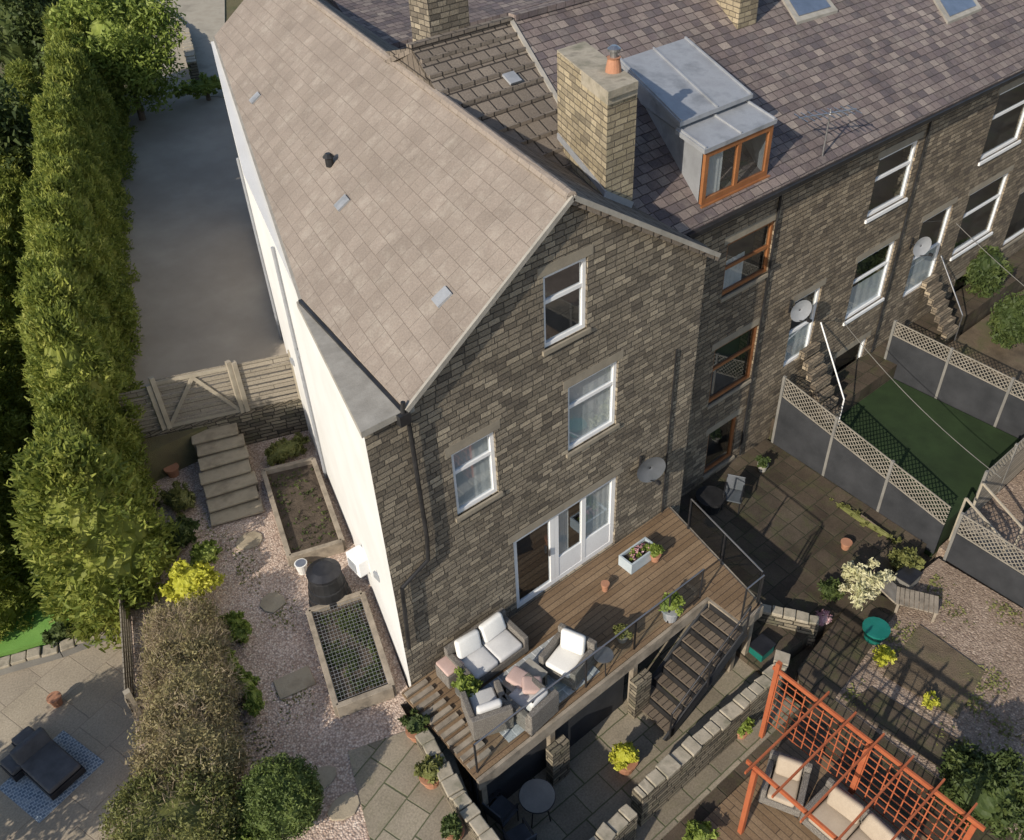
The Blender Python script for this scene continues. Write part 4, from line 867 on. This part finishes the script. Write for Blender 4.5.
# ---------------------------------------------------------------- PLANTS
cones = [crownmesh('crown', m['conifer'], (1.15,1.15,2.2), 14000, .062, s, 'cone', 85, .7) for s in (1,2,3,4)]
k = 0
y = 16.8
while y < 40:
    first = (k == 0)
    x = (1.45 if first else 1.15)+.395*(y-17.0)+random.uniform(-.18,.18); gz = -.9 if y < 19.5 else zd(0,y)-.3; s = random.uniform(.84,1.0)
    t = plant('conifer_tree', 'largest golden green conifer at the near end of the tall hedge' if first else 'golden green conifer in the tall hedge along the left edge of the driveway', 'conifer', (x,y,gz), (1.15,1.15,2.2), None, me=cones[k%4], group='conifers in the driveway hedge')
    t.rotation_euler = (0,0,random.uniform(0,6)); t.scale = (1.2,1.2,1.03) if first else (s,s,random.uniform(.93,1.03))
    k += 1; y += 1.2
y = 18.6
while y < 44:
    x = -1.95+.40*(y-17.0)+random.uniform(-.15,.15); s = random.uniform(.8,.95)
    t = plant('conifer_tree', 'golden green conifer in the second hedge row behind the driveway hedge', 'conifer', (x,y,-1.3+max(0,(y-26)*.09)), (1.15,1.15,2.2), None, me=cones[(k+1)%4], group='conifers in the second hedge row')
    t.rotation_euler = (0,0,random.uniform(0,6)); t.scale = (s,s,s*.95); k += 1; y += 1.3
big = crownmesh('crown', m['leafy'], (2.6,2.6,2.4), 16000, .085, 21, 'ball', 90, .5)
bdk = crownmesh('crown', m['darkleaf'], (2.6,2.6,2.4), 14000, .1, 22, 'ball', 80, .6)
for (px, py, zc, gz, me_, lab, s) in [(120,45,5.2,1.5,big,'bright leafy green tree at the far end of the hedge',.95),(20,30,3.5,0,bdk,'dark tree in the top left corner behind the hedges',1.2),
        (-30,150,3,-.5,bdk,'dark tree at the left edge behind the second hedge row',1.1),(75,-10,4.2,1,bdk,'dark tree behind the bright leafy tree',1.2),
        (225,-60,4.5,2.5,big,'leafy tree beyond the far end of the track',.9),(370,-45,8.0,3,bdk,'dark tree behind the house ridge',1.0),(330,-70,6.5,3,big,'leafy tree behind the rear slate roof',.8),
        (-165,850,.9,-1.3,bdk,'unseen dark tree added to shade the pale patio from its left',.6)]:  # last tree stands out of view, added to throw shade on the patio
    c = G(px, py, zc); t = plant('leafy_tree', lab, 'tree', (c.x,c.y,gz), (2.6,2.6,2.4), None, me=me_, lift=max(.2,(zc-gz)/s-2.4)); t.scale = (s,s,s)
shrub(190,583,.15,(.62,.55,.5),-.4,'bright yellow leaved shrub at the left of the gravel garden',m['yellow'],n=2600,ls=.055)
for i, (px, py, rr, mt_, lab) in enumerate([(185,645,(.85,1.05,.68),'hedgemix','clipped brown twiggy hedge bush at the top of the left border'),(190,695,(.9,1.1,.72),'hedgemix','clipped brown twiggy hedge bush in the middle of the left border'),(190,755,(.98,1.15,.74),'hedgemix','clipped brown green hedge bush in the lower left border'),(175,825,(1.15,1.1,.72),'olive','clipped green hedge bush in the bottom left border by the fence')]):
    c = G(px, py, .28)
    tw = crownmesh('twigs', m['twig'], (rr[0]*1.04,rr[1]*1.04,rr[2]*1.06), (15000, 14000, 8000, 3500)[i], .065, 50+i, 'twig', 130, 0)
    plant('hedge_bush', lab, 'hedge', (c.x,c.y,-.4), rr, m[mt_], n=(12000,14000,20000,22000)[i], ls=.026, kind='box', clumps=420, core=.7, lift=0, extra=tw, rz=-.3, group='clipped bushes in the left border')
shrub(280,800,.2,(.74,.74,.66),-.4,'clipped round dark green bush at the bottom of the gravel garden',m['ballleaf'],n=18000,ls=.024,kind='fine',clumps=420,core=.8)
shrub(240,680,-.1,(.28,1.3,.3),-.4,'bright green leafy edge along the right of the twiggy bushes',m['leafy'],n=4500,ls=.035,clumps=60)
shrub(236,628,-.15,(.3,.6,.25),-.4,'low green plant beside the yellow shrub',m['leafy'],n=1800,ls=.04)
shrub(175,535,-.1,(.6,.5,.35),-.4,'dark low plant by the foot of the conifer hedge',m['darkleaf'],n=1800,ls=.05)
shrub(205,555,-.2,(.4,.4,.25),-.4,'low leafy plant above the yellow shrub',m['leafy'],n=1200,ls=.045)
shrub(180,500,-.2,(.4,.7,.25),-.4,'low ground plants left of the stone steps',m['olive'],n=1500,ls=.045)
shrub(285,450,-.1,(.8,.35,.3),-.4,'low green plants between the gate and the upper raised bed',m['olive'],n=1600,ls=.05)
shrub(232,850,.0,(.5,.4,.4),-.4,'leafy plant at the bottom edge left of the round bush',m['leafy'],n=2500,ls=.04)
shrub(865,580,-1.0,(.7,.6,.5),-1.8,'cream blossoming shrub beside the grey lounger',m['blossom'],n=1700,ls=.045,core=.3,clumps=30)
shrub(985,790,-1.1,(.9,.85,.65),-1.85,'dark glossy green shrub in the bottom right corner',m['darkleaf'],n=6000,ls=.05)
shrub(830,590,-1.4,(.3,.3,.25),-1.8,'small dark plant left of the blossom shrub',m['darkleaf'],n=800,ls=.04)
shrub(822,618,-1.6,(.25,.2,.15),-1.8,'pink flowered plant beside the low patio wall',m['flower'],n=500,ls=.025)
shrub(885,655,-1.65,(.3,.2,.2),-1.85,'yellow green plant below the green tub',m['yellow'],n=600,ls=.04)
shrub(930,700,-1.7,(.22,.2,.12),-1.85,'small yellow green plant on the gravel plot',m['yellow'],n=500,ls=.035)
shrub(905,560,-1.5,(.4,.35,.3),-1.8,'olive plant at the foot of the trellis fence',m['olive'],n=1200,ls=.05)
shrub(985,270,.1,(.9,.7,.9),-1.1,'climbing green shrub by the far house steps',m['darkleaf'],n=3500,ls=.06)
shrub(1015,320,-.3,(1.0,.8,.8),-1.2,'dark shrub in the far garden at the right edge',m['darkleaf'],n=3000,ls=.06)
shrub(790,415,-.9,(.5,.35,.25),-1.2,'low green plants at the top of the dark patio',m['leafy'],n=1200,ls=.04)
shrub(860,520,-1.6,(.14,1.4,.14),-1.7,'strip of green plants along the foot of the trellis fence',m['olive'],n=1500,ls=.035)
shrub(700,835,-1.6,(.35,.3,.2),-1.85,'green plant at the bottom edge beside the pergola',m['leafy'],n=900,ls=.045)
shrub(205,85,2.9,(1.4,.6,.4),2.2,'patch of tall grass beside the track',m['leafy'],n=2500,ls=.06)
shrub(90,622,-.9,(.5,.4,.3),-1.25,'grey green plant below the near conifer',m['olive'],n=1200,ls=.05)
shrub(60,632,-1.0,(.4,.3,.25),-1.3,'small dark plant at the lawn edge',m['darkleaf'],n=900,ls=.05)
def weeds(name, n, reg, z, mat, s=.05, seed=3):
    rs = np.random.RandomState(seed); q = MB()
    (x0,y0),(x1,y1),(x2,y2),(x3,y3) = reg; cl = rs.rand(26,2)
    for _ in range(n):
        c_ = cl[rs.randint(26)]+rs.randn(2)*.035; a_, b_ = np.clip(c_,0.01,.99)
        x = (x0*(1-a_)+x1*a_)*(1-b_)+(x3*(1-a_)+x2*a_)*b_; yy = (y0*(1-a_)+y1*a_)*(1-b_)+(y3*(1-a_)+y2*a_)*b_; t_ = rs.rand()*6.28; l = s*(.5+rs.rand()); p = Vector((x,yy,z if not callable(z) else z(x,yy)))
        q.poly([p, p+Vector((math.cos(t_)*l,math.sin(t_)*l,l*.6)), p+Vector((math.cos(t_+.6)*l*1.5,math.sin(t_+.6)*l*1.5,l*.3))])
    o = q.build(name, m[mat]); sett(o, kind='stuff'); o['label'] = {'garden_weeds':'tufts of small weeds scattered in the pink gravel','plot_weeds':'tufts of weeds scattered over the brown gravel plot'}[name]; o['category'] = 'weeds'
weeds('garden_weeds', 1800, [(0,10.5),(3.6,8.5),(6.0,15.5),(2.4,19)], -.4, 'olive', .04)
weeds('plot_weeds', 2400, [(12,-1),(17,-1),(17,5),(12,4.5)], -1.84, 'olive', .05, 4)
